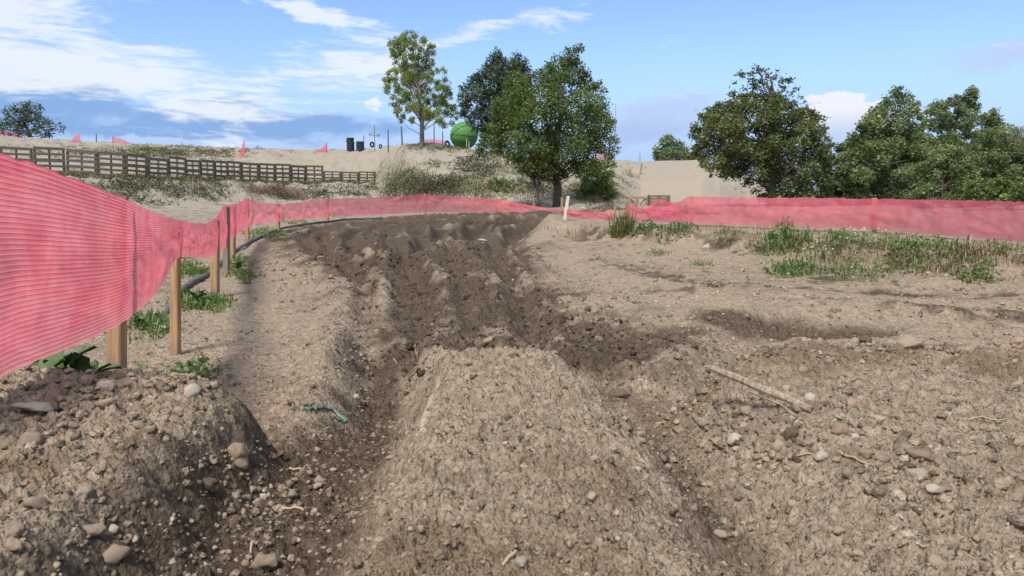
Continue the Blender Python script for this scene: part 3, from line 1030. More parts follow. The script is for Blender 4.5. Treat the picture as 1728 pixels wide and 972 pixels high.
crumbs('soil_crumbs', 2400, 2, .85, 5, .004, .011, 3, None, 'small rounded soil crumbs and grit strewn over the near dirt')
_r = np.random.default_rng(9)
_xy, _s = [], []
for cx_, cy_, sx_, sy_, n_, lo_, hi_ in ((1170, 712, 75, 34, 130, .007, .019), (1340, 735, 90, 50, 90, .006, .016), (1560, 800, 100, 50, 90, .006, .018), (240, 648, 120, 16, 90, .007, .017),
                                     (470, 830, 60, 45, 80, .005, .013), (110, 710, 80, 40, 40, .007, .016), (1450, 585, 220, 14, 70, .007, .018), (640, 560, 60, 60, 60, .012, .03), (760, 430, 130, 40, 120, .014, .032),
                                     (560, 420, 60, 25, 70, .015, .035), (1450, 480, 150, 12, 70, .012, .03), (1500, 530, 150, 12, 60, .012, .026), (1060, 545, 90, 35, 90, .012, .028), (1400, 440, 120, 20, 40, .012, .03)):
    for _ in range(n_):
        px, py = _r.normal(cx_, sx_), _r.normal(cy_, sy_)
        if not (-60 < px < 1790 and 366 < py < 990): continue
        p = G(px, py)
        _xy.append((p.x, p.y)); _s.append(lo_ * (hi_ / lo_) ** (_r.uniform() ** 2))
_xy = np.array(_xy)
assemble('broken_clods', 'broken clods of soil heaped along the ruts and mound tops', _xy[:, 0], _xy[:, 1], np.array(_s), proto(2, 8), _r)
crumbs('soil_grit', 18000, 1, .8, 11, .0024, .009, 4, None, 'fine soil grit strewn over the dirt track')

# ------------------------------------------------------------------ stakes
def stake(px, ybase, ytop, width, d, label, mat=STAKE, lean_px=0, group='stakes of the red net fences', name='fence_stake', sink=.12):
    b = at(px, ybase, d)
    tpt = at(px + lean_px, ytop, d)
    wd = width * d / F
    mb = MB()
    L = (tpt - b).length + sink
    mb.box((0, 0, L / 2 - sink), (wd, wd * .8, L), taper=.97, bev=wd * .09)
    o = mb.build(name, mat)
    q = (tpt - b).to_track_quat('Z', 'Y')
    o.rotation_mode = 'QUATERNION'
    o.rotation_quaternion = Vector((0, 0, 1)).rotation_difference((tpt - b).normalized()) @ Matrix.Rotation(random.uniform(-.35, .05), 3, 'Z').to_quaternion()
    o.location = b
    return tag(o, label, 'stake', group)


stake(197, 640, 336, 27, 2.86, 'thick square brown stake nearest the camera under the red net')
stake(296, 608, 380, 15.5, 4.2, 'slim orange brown stake second nearest on the left, net bunched at its top')
stake(363, 502, 371, 13, 6.4, 'brown stake seen dark through the red net, third on the left')
stake(382, 456, 348, 10, 8.15, 'grey weathered stake just left of the short orange stake', GSTAKE)
stake(392.5, 442, 347, 9, 9.35, 'short orange stake tight behind the grey weathered stake')
stake(417, 412, 334, 7, 11.8, 'brown stake at the peak of the net where the left fence bends', lean_px=-1)
stake(469, 395, 343, 6, 14.3, 'brown stake beside the black hose at the start of the far net')
stake(552, 378, 335, 5, 18.3, 'brown stake where the hose meets the dark churned dirt')
stake(717, 364, 327, 3.8, 23.3, 'thin brown stake in the middle of the far net at its highest point')
stake(838, 359, 335, 3.6, 25.25, 'thin brown stake on the far net below the big green tree')
stake(948, 366, 333, 3.4, 22.6, 'yellowish stake standing free right behind the whitewashed stake')
stake(953, 372, 331, 5.5, 14.4, 'leaning whitewashed stake at the tip of the right bank', WHITEWOOD, 6)
stake(1037, 378, 338, 4.5, 13.3, 'pale stake left of the tall dry weed on the bank', PALEWOOD, 2)
stake(1058, 377, 336, 5, 13.2, 'red tinted stake right behind the tall dry weed', STAKE, 3)
stake(1072, 375, 335, 3, 13.4, 'thin dark leaning stake where the right net begins', GSTAKE, 4)
stake(1167, 384, 331, 7, 12.25, 'pinkish stake at the left peak of the long right net')
stake(1475.5, 401, 334, 8.5, 10.5, 'stake with pale edge in the middle of the long right net')
stake(901, 350, 334, 3.2, 29, 'short grey stub of a stake beyond the far net under the big tree', GSTAKE)


# ------------------------------------------------------------------ nets
def net(name, stations, label, rows, cols, mat, ribs=0, rib_amp=0.0, wrinkle=.01, seed=1, cat='netting', group=None):
    st = np.array(stations, float)
    # resample with a smooth spline through the stations
    sp = np.array(spline([tuple(s) for s in stations], 12))
    T = np.array([at(s[0], s[1], s[3])[:] for s in sp])
    B = np.array([at(s[0], s[2], s[3] + (s[4] if sp.shape[1] > 4 else 0))[:] for s in sp])
    mid = (T + B) / 2
    ac = np.concatenate([[0], np.cumsum(np.linalg.norm(np.diff(mid, axis=0), axis=1))])
    # even in a blend of arc length and picture column, so that near parts stay fine
    kk = ac / ac[-1] * .35 + (sp[:, 0] - sp[0, 0]) / (sp[-1, 0] - sp[0, 0]) * .65
    kk = np.maximum.accumulate(kk)
    q = np.linspace(0, kk[-1], cols)
    T = np.stack([np.interp(q, kk, T[:, i]) for i in range(3)], -1)
    B = np.stack([np.interp(q, kk, B[:, i]) for i in range(3)], -1)
    A = np.interp(q, kk, ac)
    tang = np.gradient((T + B) / 2, axis=0)
    nrm = np.stack([tang[:, 1], -tang[:, 0], 0 * tang[:, 0]], -1)
    nrm /= np.linalg.norm(nrm, axis=1)[:, None] + 1e-9
    v = np.linspace(0, 1, rows)
    P = B[None] * (1 - v[:, None, None]) + T[None] * v[:, None, None]
    AA, VV = np.meshgrid(A, v)
    off = wrinkle * (fbm(AA * 3.0, VV * 2.5 + AA * 1.5, seed, 4) * 2) * np.sin(VV * np.pi * .9 + .15)
    off += .35 * wrinkle * np.sin(VV * np.pi)
    if ribs:
        off += rib_amp * (np.abs(np.sin(VV * ribs * np.pi)) ** .6)
    P = P + off[..., None] * nrm[None]
    # frayed, uneven edges
    P[0, :, 2] += wrinkle * .35 * fbm(A * 14, A * 0, seed + 3, 3) * 2
    P[-1, :, 2] += wrinkle * .35 * fbm(A * 14, A * 0 + 5, seed + 4, 3) * 2
    n, c = P.shape[:2]
    ix = np.arange(n * c).reshape(n, c)
    fc = np.stack([ix[:-1, :-1], ix[:-1, 1:], ix[1:, 1:], ix[1:, :-1]], -1).reshape(-1, 4)
    uv = np.stack([AA, VV], -1).reshape(-1, 2)
    o = mesh_np(name, P.reshape(-1, 3), fc, mat, smooth=True, uv=uv)
    return tag(o, label, cat, group)


near_st = [(-620, 60, 1040, 1.0), (-330, 158, 850, 1.22), (-150, 212, 730, 1.42), (0, 258, 637, 1.69), (60, 278, 611, 1.9), (120, 300, 586, 2.18), (195, 329, 551, 2.58), (240, 350, 518, 3.1),
           (270, 362, 487, 3.6), (297, 370, 438, 4.0), (308, 373, 428, 4.3)]
near_st = near_st[:-1] + [(322, 375, 434, 4.9), (346, 377, 435, 5.6), (363, 369, 430, 6.15), (371, 358, 425, 7.0), (378, 348, 419, 7.8), (392, 345, 403, 9), (404, 342, 393, 10.2), (416, 335, 385, 11.5)]
net('safety_net', near_st, 'close red ribbed net sagging across the left edge', 161, 620, NET_NEAR, 40, .0016, .020, 3)
far_st = [(416, 335, 385, 11.5), (430, 338, 379, 12.2), (469, 344, 374, 14), (510, 341, 370.5, 16), (552, 335.5, 367, 18), (590, 335, 365, 19.4), (630, 333, 363, 20.6), (680, 330, 360, 22),
          (717, 328, 358, 23), (780, 332, 358, 24.3), (838, 336, 358, 25)]
net('safety_net', far_st, 'long far red net running round the outside of the curve', 24, 300, NET_FAR, 0, 0, .05, 7)
net('safety_net', [(838, 336, 358, 25), (865, 341, 359, 24.8), (890, 345.5, 360, 24.4), (920, 350, 361, 23.6), (948, 352.5, 362, 22.5)], 'drooping red net below the big tree trunk, sinking to the right', 14, 60, NET_FAR, 0, 0, .06, 8)
net('safety_net', [(955, 354, 366, 14.4), (980, 356, 369, 14), (1010, 357, 371, 13.6), (1038, 356, 373, 13.25)], 'short low red net strung from the whitewashed stake', 18, 60, NET_FAR, 0, 0, .07, 9)
right_st = [(1058, 343, 372, 13.2), (1075, 347, 373, 13.0), (1095, 350.5, 374, 12.8), (1120, 349, 375, 12.5), (1145, 341, 376, 12.25), (1160, 333, 376.5, 12.1), (1167, 331.5, 377, 12.0), (1250, 333, 380, 11.6),
            (1340, 334, 383, 11.1), (1475, 335.5, 388, 10.3), (1600, 337.5, 398, 9.1), (1728, 340.5, 409, 7.9), (1850, 344, 424, 6.9), (2150, 352, 470, 5.4)]
net('safety_net', right_st, 'long red net along the right bank in front of the dark trees', 34, 340, NET_FAR, 0, 0, .035, 10)
net('safety_net', [(1088, 352, 372, 14.6), (1100, 344, 371, 14.6), (1114, 336.5, 370, 14.7), (1128, 340, 370, 14.8), (1150, 342, 370, 15)], 'small peaked red net in front of the wooden crate', 14, 40, NET_FAR, 0, 0, .05, 11)
# skyline nets
net('safety_net', [(-60, 224, 236, 66), (0, 222, 233, 65.5), (18, 223, 233, 65.5), (38, 231, 234.5, 65)], 'red net on the far left skyline below the pine', 8, 30, NET_FAR, 0, 0, .08, 12)
net('safety_net', [(98, 247, 249, 58), (115, 240, 248, 58), (128, 229, 246, 58), (133, 225, 244, 58), (137, 240, 244, 58)], 'pointed red net rising to a peak on the left skyline', 8, 30, NET_FAR, 0, 0, .08, 13)
net('safety_net', [(190, 231, 246.5, 60), (205, 234, 247, 60), (215, 239, 248, 60), (232, 247, 249, 60)], 'slanting red net held by a post on the left skyline', 8, 30, NET_FAR, 0, 0, .08, 14)
net('safety_net', [(400, 268, 272, 55), (405, 257, 272, 55), (411, 238, 262, 55), (414, 237, 246, 55)], 'narrow upright red net flag leaning behind the pallet fence', 8, 20, NET_FAR, 0, 0, .05, 15)
net('safety_net', [(532, 252, 256.5, 62), (542, 250, 256.5, 62), (549, 244, 256.5, 62), (552, 243, 257, 62)], 'tiny red net scrap on the skyline left of the black tyres', 6, 14, NET_FAR, 0, 0, .05, 16)
net('safety_net', [(716, 236, 250, 60), (730, 235, 250, 60), (745, 237, 251, 60), (752, 239, 252, 60)], 'faded pink net between the birch and the green ball', 8, 20, NET_FAR, 0, 0, .05, 17)
net('safety_net', [(1005, 262, 271, 50), (1015, 259, 271, 50), (1028, 260, 271, 50), (1034, 268, 272, 50)], 'faded red net behind the right edge of the big tree', 8, 20, NET_FAR, 0, 0, .06, 18)

# ------------------------------------------------------------------ hose
BLACK = plain("black_rubber", (.022, .022, .025), .5, .4)
GREYHOSE = plain("dusty_black_hose", (.075, .08, .09), .55, .35)
hp = [Vector((-2.33, 4.7, gz(-2.33, 4.7) - .04)), G(318, 486), G(352, 466), G(400, 424), G(440, 402), G(470, 389), G(510, 381), G(560, 375), G(610, 371), G(645, 369.5)]
hp = [(p.x, p.y, p.z) for p in hp]
hs = [Vector(p) for p in spline(hp, 10)]
hs = [Vector((p.x, p.y, max(p.z, gz(p.x, p.y)) + .025)) for p in hs]
for k in range(7): hs[k].z -= .06 * (1 - k / 7)
mb = MB(); mb.tube(hs, .024, 10)
tag(mb.build('hose', GREYHOSE, smooth=True), 'dusty black hose lying along the foot of the left fence', 'hose')

# ------------------------------------------------------------------ bleached stick, straws, scraps
b = G(1368, 700)
da = next((d_ for d_ in np.arange(b.y + .02, b.y + 1.2, .01) if at(1196, 626, d_).z < gz(at(1196, 626, d_).x, d_) + .012), b.y + .3)
a = at(1196, 626, da)
pts = []
for k in range(9):
    t = k / 8
    p = a.lerp(b, t) + Vector((.004 * math.sin(t * 9), 0, .004 * math.sin(t * math.pi) + .009))
    pts.append(p)
lift = max(0, max(gz(p.x, p.y) - p.z for p in pts[1:7]) + .002)
pts = [p + Vector((0, 0, lift * (1 - .9 * (k / 8) ** 3))) for k, p in enumerate(pts)]
mb = MB(); mb.tube(pts, [.006, .0095, .0098, .0102, .0098, .0102, .0095, .009, .0085], 7)
mb.tube([pts[0] + Vector((-.012, 0, .004)), pts[0] + Vector((.02, 0, .003)), pts[1] + Vector((0, -.008, .006))], [.002, .004, .004], 5)
mb.tube([pts[4] + Vector((-.02, -.012, -.012)), pts[6] + Vector((-.01, -.016, -.016)), pts[7] + Vector((-.012, -.02, -.022))], [.0015, .003, .002], 5)
o = mb.build('stick', PALEWOOD, smooth=False)
for v in o.data.vertices:
    v.co.z += .0022 * math.sin((v.index % 7) * 2.6) + .0012 * math.sin(v.index * 12.9)
    v.co.y += .0022 * math.cos((v.index % 7) * 4.1)
tag(o, 'long bleached wooden stick slanting out of the right dirt slope', 'stick')
STRAW = plain("dry_straw", (.33, .265, .18), .8, .2)


def straw(x0, y0, x1, y1, label, th=.0022, bow=.012):
    a, b = G(x0, y0), G(x1, y1)
    pts = []
    bw = bow * random.uniform(-1, 1)
    for k in range(6):
        t = k / 5
        p = a.lerp(b, t)
        p.x += bw * math.sin(t * math.pi)
        p.z = gz(p.x, p.y) + th + .006 * math.sin(t * math.pi)
        pts.append(p)
    m_ = MB(); m_.tube(pts, [th] * 5 + [th * .5], 5)
    tag(m_.build('straw', STRAW), label, 'straw')


straw(1306, 788, 1376, 770, 'long dry straw ending at the pale grey stone')
straw(1416, 764, 1476, 786, 'dry straw slanting down beside the rusty brown stone')
straw(1634, 710, 1700, 710, 'dry straw lying level far right on the hillock')
straw(470, 858, 520, 872, 'pair of pale straws crossing in the left rut', .003)
straw(425, 950, 436, 915, 'curved pale root standing in the near left rut')
straw(678, 708, 704, 720, 'short straw stuck on the left flank of the ridge')
straw(700, 582, 704, 606, 'upright straw at the far left corner of the ridge')
straw(664, 606, 668, 618, 'tiny straw in the dark rut left of the ridge')
straw(848, 958, 862, 935, 'straw beside the pale long stone at the front')
straw(488, 792, 525, 800, 'curled root in the left rut below the mound tip', .003)
GREENTWINE = plain("green_plastic_strip", (.09, .17, .12), .5, .4)
for (pts_, lab) in (([(510, 695), (525, 691), (538, 692), (548, 690)], 'thin green plastic strip lying left in the rut side'),
                    ([(545, 690), (560, 694), (572, 703), (584, 713), (575, 712), (562, 706)], 'bent green plastic strip lying next to the thinner one')):
    q = [G(*p) for p in pts_]
    q = [Vector(p) for p in spline([tuple(p) for p in q], 5)]
    m_ = MB()
    for p in q: p.z = gz(p.x, p.y) + .006
    m_.tube(q, [.003 + .003 * math.sin(i / len(q) * 3.1) for i in range(len(q))], 5)
    tag(m_.build('plastic_strip', GREENTWINE), lab, 'plastic strip')
p = G(812, 408)
m_ = MB(); m_.v = [(-.1, 0, 0), (-.03, .03, .03), (.06, .02, .02), (.13, -.03, .0), (.03, -.05, .01), (-.05, -.04, .02)]
m_.f = [(0, 5, 1), (1, 5, 4), (1, 4, 2), (2, 4, 3)]
o = m_.build('plastic_scrap', plain("white_plastic", (.34, .38, .44), .4, .5), loc=(p.x, p.y, p.z + .02))
o.scale = (.7, .7, .7); sol = o.modifiers.new('thick', 'SOLIDIFY'); sol.thickness = .006
tag(o, 'bluish white plastic scrap lying among the far ruts', 'plastic scrap')

# ------------------------------------------------------------------ pallet fence
ppts = [at(px, py, d) for px, py, d in PALLET]
seg = [(Vector(p)).copy() for p in ppts]
ac = [0]
for i in range(len(seg) - 1): ac.append(ac[-1] + (seg[i + 1].xy - seg[i].xy).length)


def along(s):
    xs = [float(np.interp(s, ac, [q[i] for q in seg])) for i in range(3)]
    return Vector(xs)


def make_pallet(kind):
    root = empty('pallet', (0, 0, 0))
    W = 1.16
    for x, wd in ((-W / 2 + .05, .09), (0, .07), (W / 2 - .05, .09)):
        m_ = MB(); m_.box((x, 0, .53), (wd, .09, 1.10), bev=.008)
        m_.build('upright', OLDWOOD, root)
    hs_ = [(.07, .13), (.32, .10), (.55, .15), (.80, .10), (1.03, .12)] if kind == 0 else [(.09, .16), (.34, .12), (.58, .12), (.78, .09), (1.0, .14)]
    for zc, hh in hs_:
        m_ = MB(); m_.box((0, -.06, zc), (W, .024, hh), bev=.004)
        b_ = m_.build('board', OLDWOOD, root)
        b_.rotation_euler = (0, random.uniform(-.012, .012), 0)
    return root


P0, P1 = make_pallet(0), make_pallet(1)
ORD = ['first', 'second', 'third', 'fourth', 'fifth', 'sixth', 'seventh', 'eighth', 'ninth', 'tenth', 'eleventh', 'twelfth', 'thirteenth', 'fourteenth', 'fifteenth', 'sixteenth', 'seventeenth', 'eighteenth',
       'nineteenth', 'twentieth', 'twenty-first', 'twenty-second', 'twenty-third', 'twenty-fourth', 'twenty-fifth', 'twenty-sixth', 'twenty-seventh', 'twenty-eighth', 'twenty-ninth', 'thirtieth', 'thirty-first', 'thirty-second']
npal = int(ac[-1] / 1.19)
for i in range(npal):
    c, c2 = along((i + .0) * 1.19), along((i + 1.0) * 1.19)
    mid_ = (c + c2) / 2
    dv = c2 - c
    src = P0 if i % 3 else P1
    o = src if i < 2 and ((i == 0 and src is P1) or (i == 1 and src is P0)) else copy_tree(src)
    zlow = gz(mid_.x, mid_.y)
    o.location = (mid_.x, mid_.y, min(mid_.z, zlow + .05) - .02 + random.uniform(-.03, .03))
    o.rotation_euler = (random.uniform(-.04, .04), -math.atan2(dv.z, dv.xy.length) * .8 + random.uniform(-.015, .015), math.atan2(dv.y, dv.x) + random.uniform(-.03, .03))
    sc = 1.0 if i < npal - 3 else .72
    o.scale = (1, 1, sc * random.uniform(.96, 1.03))
    lab = f'weathered pallet, {ORD[i]} from the near left end of the hillside fence'
    tag(o, lab, 'pallet', 'weathered pallets set in a row as a hillside fence')


# ------------------------------------------------------------------ foliage
def quads(centers, size, r_, up=.3, aspect=.55, vals=None, droop=0.0):
    """leaf-sized rhombs round given points, with a random number per leaf"""
    n = len(centers)
    d = r_.normal(size=(n, 3)); d[:, 2] = d[:, 2] * .7 - droop
    d /= np.linalg.norm(d, axis=1)[:, None]
    e = r_.normal(size=(n, 3)); e[:, 2] += up
    s = np.cross(d, e); s /= np.linalg.norm(s, axis=1)[:, None] + 1e-9
    L = (size * r_.uniform(.65, 1.35, n))[:, None]
    v = np.stack([centers - d * L * .5, centers + s * L * aspect * .5, centers + d * L * .5, centers - s * L * aspect * .5], 1).reshape(-1, 3)
    f = np.arange(4 * n).reshape(n, 4)
    vals = r_.uniform(0, 1, n) if vals is None else vals
    a = np.repeat(np.stack([vals, r_.uniform(0, 1, n), 0 * vals, 0 * vals + 1], -1), 4, 0)
    return v, f, a


def inside(px, py, poly):
    return polysd(np.asarray(px, float), np.asarray(py, float), poly)


def tree(name, label, cat, d, outlines, trunk, mats, nleaf, leaf, clump_px, seed, depth=.8, group=None, bark=BARK, ntwig=40, droop=0., hollow=.5, aspect=.55, trunk_r=(.14, .05), tone=None, vfill=.0):
    """a tree at distance d: crown masses filled into outlines read from the photo, rounded in depth; trunk as a photo polyline"""
    r_ = np.random.default_rng(seed)
    base = at(trunk[0][0], trunk[0][1], d)
    base.z = min(base.z, gz(base.x, base.y) + .02) if abs(base.z - gz(base.x, base.y)) < 1.5 else base.z
    root = empty(name, base)
    C, R = [], []
    for (poly, ncl, cp) in outlines:
        xs, ys = [p[0] for p in poly], [p[1] for p in poly]
        cx = .5 * (min(xs) + max(xs))
        got = 0
        cx_, cy_ = r_.uniform(min(xs), max(xs), 9000), r_.uniform(min(ys), max(ys), 9000)
        sd_ = inside(cx_, cy_, poly)
        ok_ = sd_ > cp * .22
        cx_, cy_, sd_ = cx_[ok_][:3000], cy_[ok_][:3000], sd_[ok_][:3000]
        near_ = np.full(len(cx_), 1e9)
        CAND = []
        for _ in range(ncl):
            k_ = r_.choice(len(cx_), min(14, len(cx_)), replace=False)
            k_ = k_[np.argmax(near_[k_])]
            px, py, sdv = cx_[k_], cy_[k_], sd_[k_]
            near_ = np.minimum(near_, np.hypot(cx_ - px, cy_ - py))
            rad = min(cp * r_.uniform(.65, 1.25), max(sdv * 1.6, cp * .5))
            CAND.append((px, py, rad))
        ex_, ey_ = r_.uniform(min(xs) - cp, max(xs) + cp, 6000), r_.uniform(min(ys) - cp, max(ys) + cp, 6000)
        se_ = inside(ex_, ey_, poly)
        rim = np.nonzero((np.abs(se_) < .32 * cp) & (ey_ < max(ys) - cp))[0][:max(3, int(ncl * .4))]
        CAND += [(ex_[k], ey_[k], cp * r_.uniform(.28, .55)) for k in rim]
        for px, py, rad in CAND:
            # half width of the crown in this row gives its depth
            row = np.linspace(min(xs), max(xs), 60)
            ins = row[inside(row, np.full(60, py), poly) > 0]
            hw = (ins.max() - ins.min()) / 2 if len(ins) else 5
            mx = (ins.max() + ins.min()) / 2 if len(ins) else px
            k = math.sqrt(max(0, 1 - ((px - mx) / (hw + 1e-6)) ** 2))
            dz = r_.uniform(-1, 1) * k * hw * depth
            if abs(dz) < k * hw * .35 and r_.random() < hollow: dz = math.copysign(k * hw * depth * r_.uniform(.5, 1), dz)
            dd = d + dz * d / F
            C.append(np.array(at(px, py, dd)[:])); R.append(rad * d / F)
            got += 1
    C, R = np.array(C), np.array(R)
    wgt = R ** 2 / np.sum(R ** 2)
    pick = r_.choice(len(C), nleaf, p=wgt)
    q = r_.normal(size=(nleaf, 3)); q /= np.linalg.norm(q, axis=1)[:, None]
    rad = r_.uniform(vfill, 1, nleaf) ** .42
    P = C[pick] + q * (R[pick] * rad)[:, None] * np.array([1.0, 1.0, .85]) + r_.normal(size=(nleaf, 3)) * leaf * .5
    if droop: P[:, 2] -= droop * r_.uniform(0, 1, nleaf) ** 2 * R[pick]
    ctone = r_.uniform(0, 1, len(C)) if tone is None else tone(C, r_)
    vals = np.clip(.6 * ctone[pick] + .4 * r_.uniform(0, 1, nleaf), 0, 1)
    v, f, a = quads(P, leaf, r_, vals=vals, aspect=aspect, droop=droop * .5)
    v = v - np.array(base[:])
    mesh_np('crown', v, f, mats, root, attrs={'leaf': a})
    # trunk and limbs
    tp = [at(px, py, d) - base for px, py in trunk]
    m_ = MB()
    tps = [Vector(p) for p in spline([tuple(p) for p in tp], 5)]
    nn = len(tps)
    m_.tube([tps[0] + Vector((0, 0, -.3))] + tps, [trunk_r[0] * 1.25] + [trunk_r[0] + (trunk_r[1] - trunk_r[0]) * i / (nn - 1) for i in range(nn)], 8)
    order = r_.choice(len(C), min(ntwig, len(C)), replace=False)
    for i in order:
        e = Vector(C[i]) - base
        cand = [p for p in tps if p.z < e.z + .1] or [tps[0]]
        s = cand[int(len(cand) * r_.uniform(.35, .99))]
        mdl = s.lerp(e, .5) + Vector(r_.normal(size=3)) * .06 * (e - s).length + Vector((0, 0, .08 * (e - s).length))
        L = (e - s).length
        r0 = min(trunk_r[0] * .4, .006 + .013 * L)
        m_.tube([s, s.lerp(mdl, .55), mdl, mdl.lerp(e, .6), e], [r0, r0 * .8, r0 * .6, r0 * .4, r0 * .2], 5, cap=False)
    m_.build('trunk', bark, root, smooth=True)
    return tag(root, label, cat, group)


GBIG = leaf_material("broad_leaf", (.044, .072, .015), (.095, .14, .028), (.18, .225, .045), .48)
GBIRCH = leaf_material("birch_leaf", (.10, .145, .028), (.20, .25, .045), (.34, .36, .07), .55)
GPINE = leaf_material("pine_needle", (.030, .05, .032), (.06, .09, .052), (.11, .14, .075), .25)
GHAW = leaf_material("hawthorn_leaf", (.052, .072, .022), (.105, .13, .04), (.18, .195, .065), .48)
GWIL = leaf_material("grey_green_leaf", (.082, .118, .05), (.16, .205, .092), (.27, .31, .16), .5)
GYEL = leaf_material("yellow_green_leaf", (.045, .07, .02), (.10, .14, .035), (.18, .22, .05), .35)
GWEED = leaf_material("weed_leaf", (.055, .095, .025), (.10, .16, .042), (.18, .24, .07), .4)
GDRY = leaf_material("dry_stalk", (.08, .055, .03), (.20, .15, .08), (.34, .27, .16), .2)


def clump_tone(C, r_):
    """random leaf tone for each clump of this tree"""
    return np.clip(.45 + .5 * r_.uniform(-1, 1, len(C)), 0, 1)


tree('maple_tree', 'big dense green tree with a thick trunk at the foot of the mound', 'tree', 31,
     [([(905, 118), (930, 105), (950, 90), (975, 83), (980, 120), (1000, 140), (1020, 165), (1035, 185), (1030, 215), (1035, 240), (1042, 268), (1025, 264), (1005, 264), (985, 285), (960, 302), (935, 312), (915, 300),
        (890, 282), (850, 268), (815, 258), (810, 240), (830, 220), (835, 200), (830, 172), (850, 160), (848, 140), (875, 125)], 130, 17)],
     [(940, 345), (941, 318), (938, 290), (940, 250), (945, 200), (950, 150)], GBIG, 36000, .105, 17, 1, trunk_r=(.19, .06), tone=clump_tone)
tree('pine_tree', 'dark bluish pine behind the left side of the big green tree', 'tree', 47,
     [([(838, 88), (850, 100), (858, 112), (868, 98), (886, 92), (892, 120), (900, 200), (850, 240), (815, 225), (795, 212), (788, 198), (777, 190), (780, 172), (775, 155), (798, 142), (798, 125), (812, 118), (825, 102)], 110, 7.5)],
     [(842, 262), (842, 220), (841, 160), (838, 95)], GPINE, 14000, .26, 11, 2, aspect=.28, trunk_r=(.16, .04), hollow=.2)
tree('birch_tree', 'slender light green birch on top of the sandy mound', 'tree', 46,
     [([(655, 68), (690, 53), (722, 62), (735, 85), (728, 108), (757, 122), (760, 160), (773, 185), (768, 208), (750, 214), (738, 207), (722, 197), (700, 199), (690, 210), (678, 202), (660, 172), (650, 150), (645, 125), (668, 115), (662, 90)], 95, 7)],
     [(712, 246), (712, 215), (711, 190), (706, 150), (700, 110), (695, 70)], GBIRCH, 26000, .10, 10, 3, bark=BIRCHBARK, trunk_r=(.15, .03), droop=.7, ntwig=60, hollow=.1)
tree('pine_tree', 'lone flat topped pine on the far left skyline', 'tree', 64,
     [([(10, 188), (30, 178), (52, 175), (68, 180), (72, 200), (95, 212), (108, 217), (100, 228), (75, 232), (55, 225), (35, 230), (5, 228), (-12, 220), (5, 205)], 38, 7)],
     [(52, 236), (48, 222), (40, 205), (42, 185)], GPINE, 2300, .30, 7, 4, aspect=.3, trunk_r=(.2, .06), hollow=0)
tree('small_tree', 'small thin trunked tree under the left of the big green tree', 'tree', 30,
     [([(868, 258), (935, 258), (935, 300), (918, 308), (892, 302), (875, 285)], 26, 9)], [(908, 337), (908, 315), (909, 290)], GHAW, 3000, .11, 9, 5, trunk_r=(.06, .03))
tree('hawthorn_tree', 'broad dark green tree with an airy top behind the right net', 'tree', 26,
     [([(1178, 198), (1200, 180), (1235, 168), (1260, 160), (1300, 162), (1340, 172), (1368, 190), (1388, 215), (1392, 250), (1398, 290), (1398, 350), (1290, 350), (1280, 322), (1250, 302), (1225, 304), (1198, 296), (1180, 265), (1174, 230)], 130, 15),
      ([(1240, 122), (1270, 112), (1300, 117), (1330, 125), (1345, 145), (1352, 168), (1368, 188), (1330, 188), (1300, 198), (1260, 182), (1222, 166), (1240, 145)], 34, 6.2),
      ([(1350, 180), (1396, 200), (1396, 226), (1370, 240), (1345, 230)], 9, 8)],
     [(1302, 340), (1303, 310), (1304, 270), (1305, 220), (1308, 180), (1300, 130)], GHAW, 36000, .10, 14, 6, trunk_r=(.16, .03), ntwig=90, depth=.7)
GRP = None
tree('willow_shrub', 'tall green shrub with a pointed top, left in the right thicket', 'shrub', 27,
     [([(1440, 230), (1462, 190), (1490, 172), (1510, 148), (1530, 160), (1552, 178), (1562, 210), (1560, 260), (1562, 352), (1425, 352), (1420, 280), (1425, 245)], 95, 13)],
     [(1495, 340), (1497, 300), (1503, 240), (1512, 180)], GWIL, 24000, .105, 13, 7, trunk_r=(.08, .02))
tree('willow_shrub', 'sparse topped grey green shrub in the middle of the right thicket', 'shrub', 28.5,
     [([(1560, 190), (1585, 172), (1612, 170), (1642, 153), (1648, 185), (1642, 215), (1650, 260), (1655, 352), (1545, 352), (1545, 240)], 55, 12), ([(1600, 165), (1648, 152), (1648, 185), (1610, 190)], 10, 6)],
     [(1600, 340), (1598, 290), (1605, 230), (1625, 175)], GWIL, 19000, .105, 12, 8, trunk_r=(.08, .02), ntwig=60)
tree('willow_shrub', 'loose grey green shrub at the far right edge of the thicket', 'shrub', 29.5,
     [([(1655, 200), (1680, 188), (1695, 215), (1728, 215), (1790, 200), (1830, 230), (1830, 352), (1640, 352), (1645, 240)], 120, 13)],
     [(1715, 340), (1712, 290), (1700, 240), (1690, 205)], GWIL, 32000, .105, 13, 9, trunk_r=(.08, .02), ntwig=50)
tree('bush', 'rounded pale green bush low in front of the right thicket', 'bush', 24.5,
     [([(1540, 285), (1565, 258), (1600, 245), (1635, 258), (1645, 300), (1645, 352), (1530, 352)], 40, 11)], [(1590, 340), (1590, 310), (1592, 280)], GWIL, 11000, .09, 11, 10, trunk_r=(.05, .02))
tree('bush', 'dark olive bush filling the gap right of the hawthorn', 'bush', 28,
     [([(1385, 262), (1400, 240), (1430, 238), (1450, 255), (1450, 352), (1380, 352)], 30, 11)], [(1415, 340), (1415, 310), (1416, 270)], GHAW, 9000, .10, 11, 11, trunk_r=(.05, .02))
tree('bush', 'dark low bush filling the back of the right thicket, first from the hawthorn', 'bush', 31,
     [([(1420, 250), (1450, 230), (1540, 225), (1570, 240), (1570, 352), (1420, 352)], 60, 13)], [(1480, 345), (1480, 310), (1481, 270)], GHAW, 12000, .12, 13, 51, trunk_r=(.05, .02))
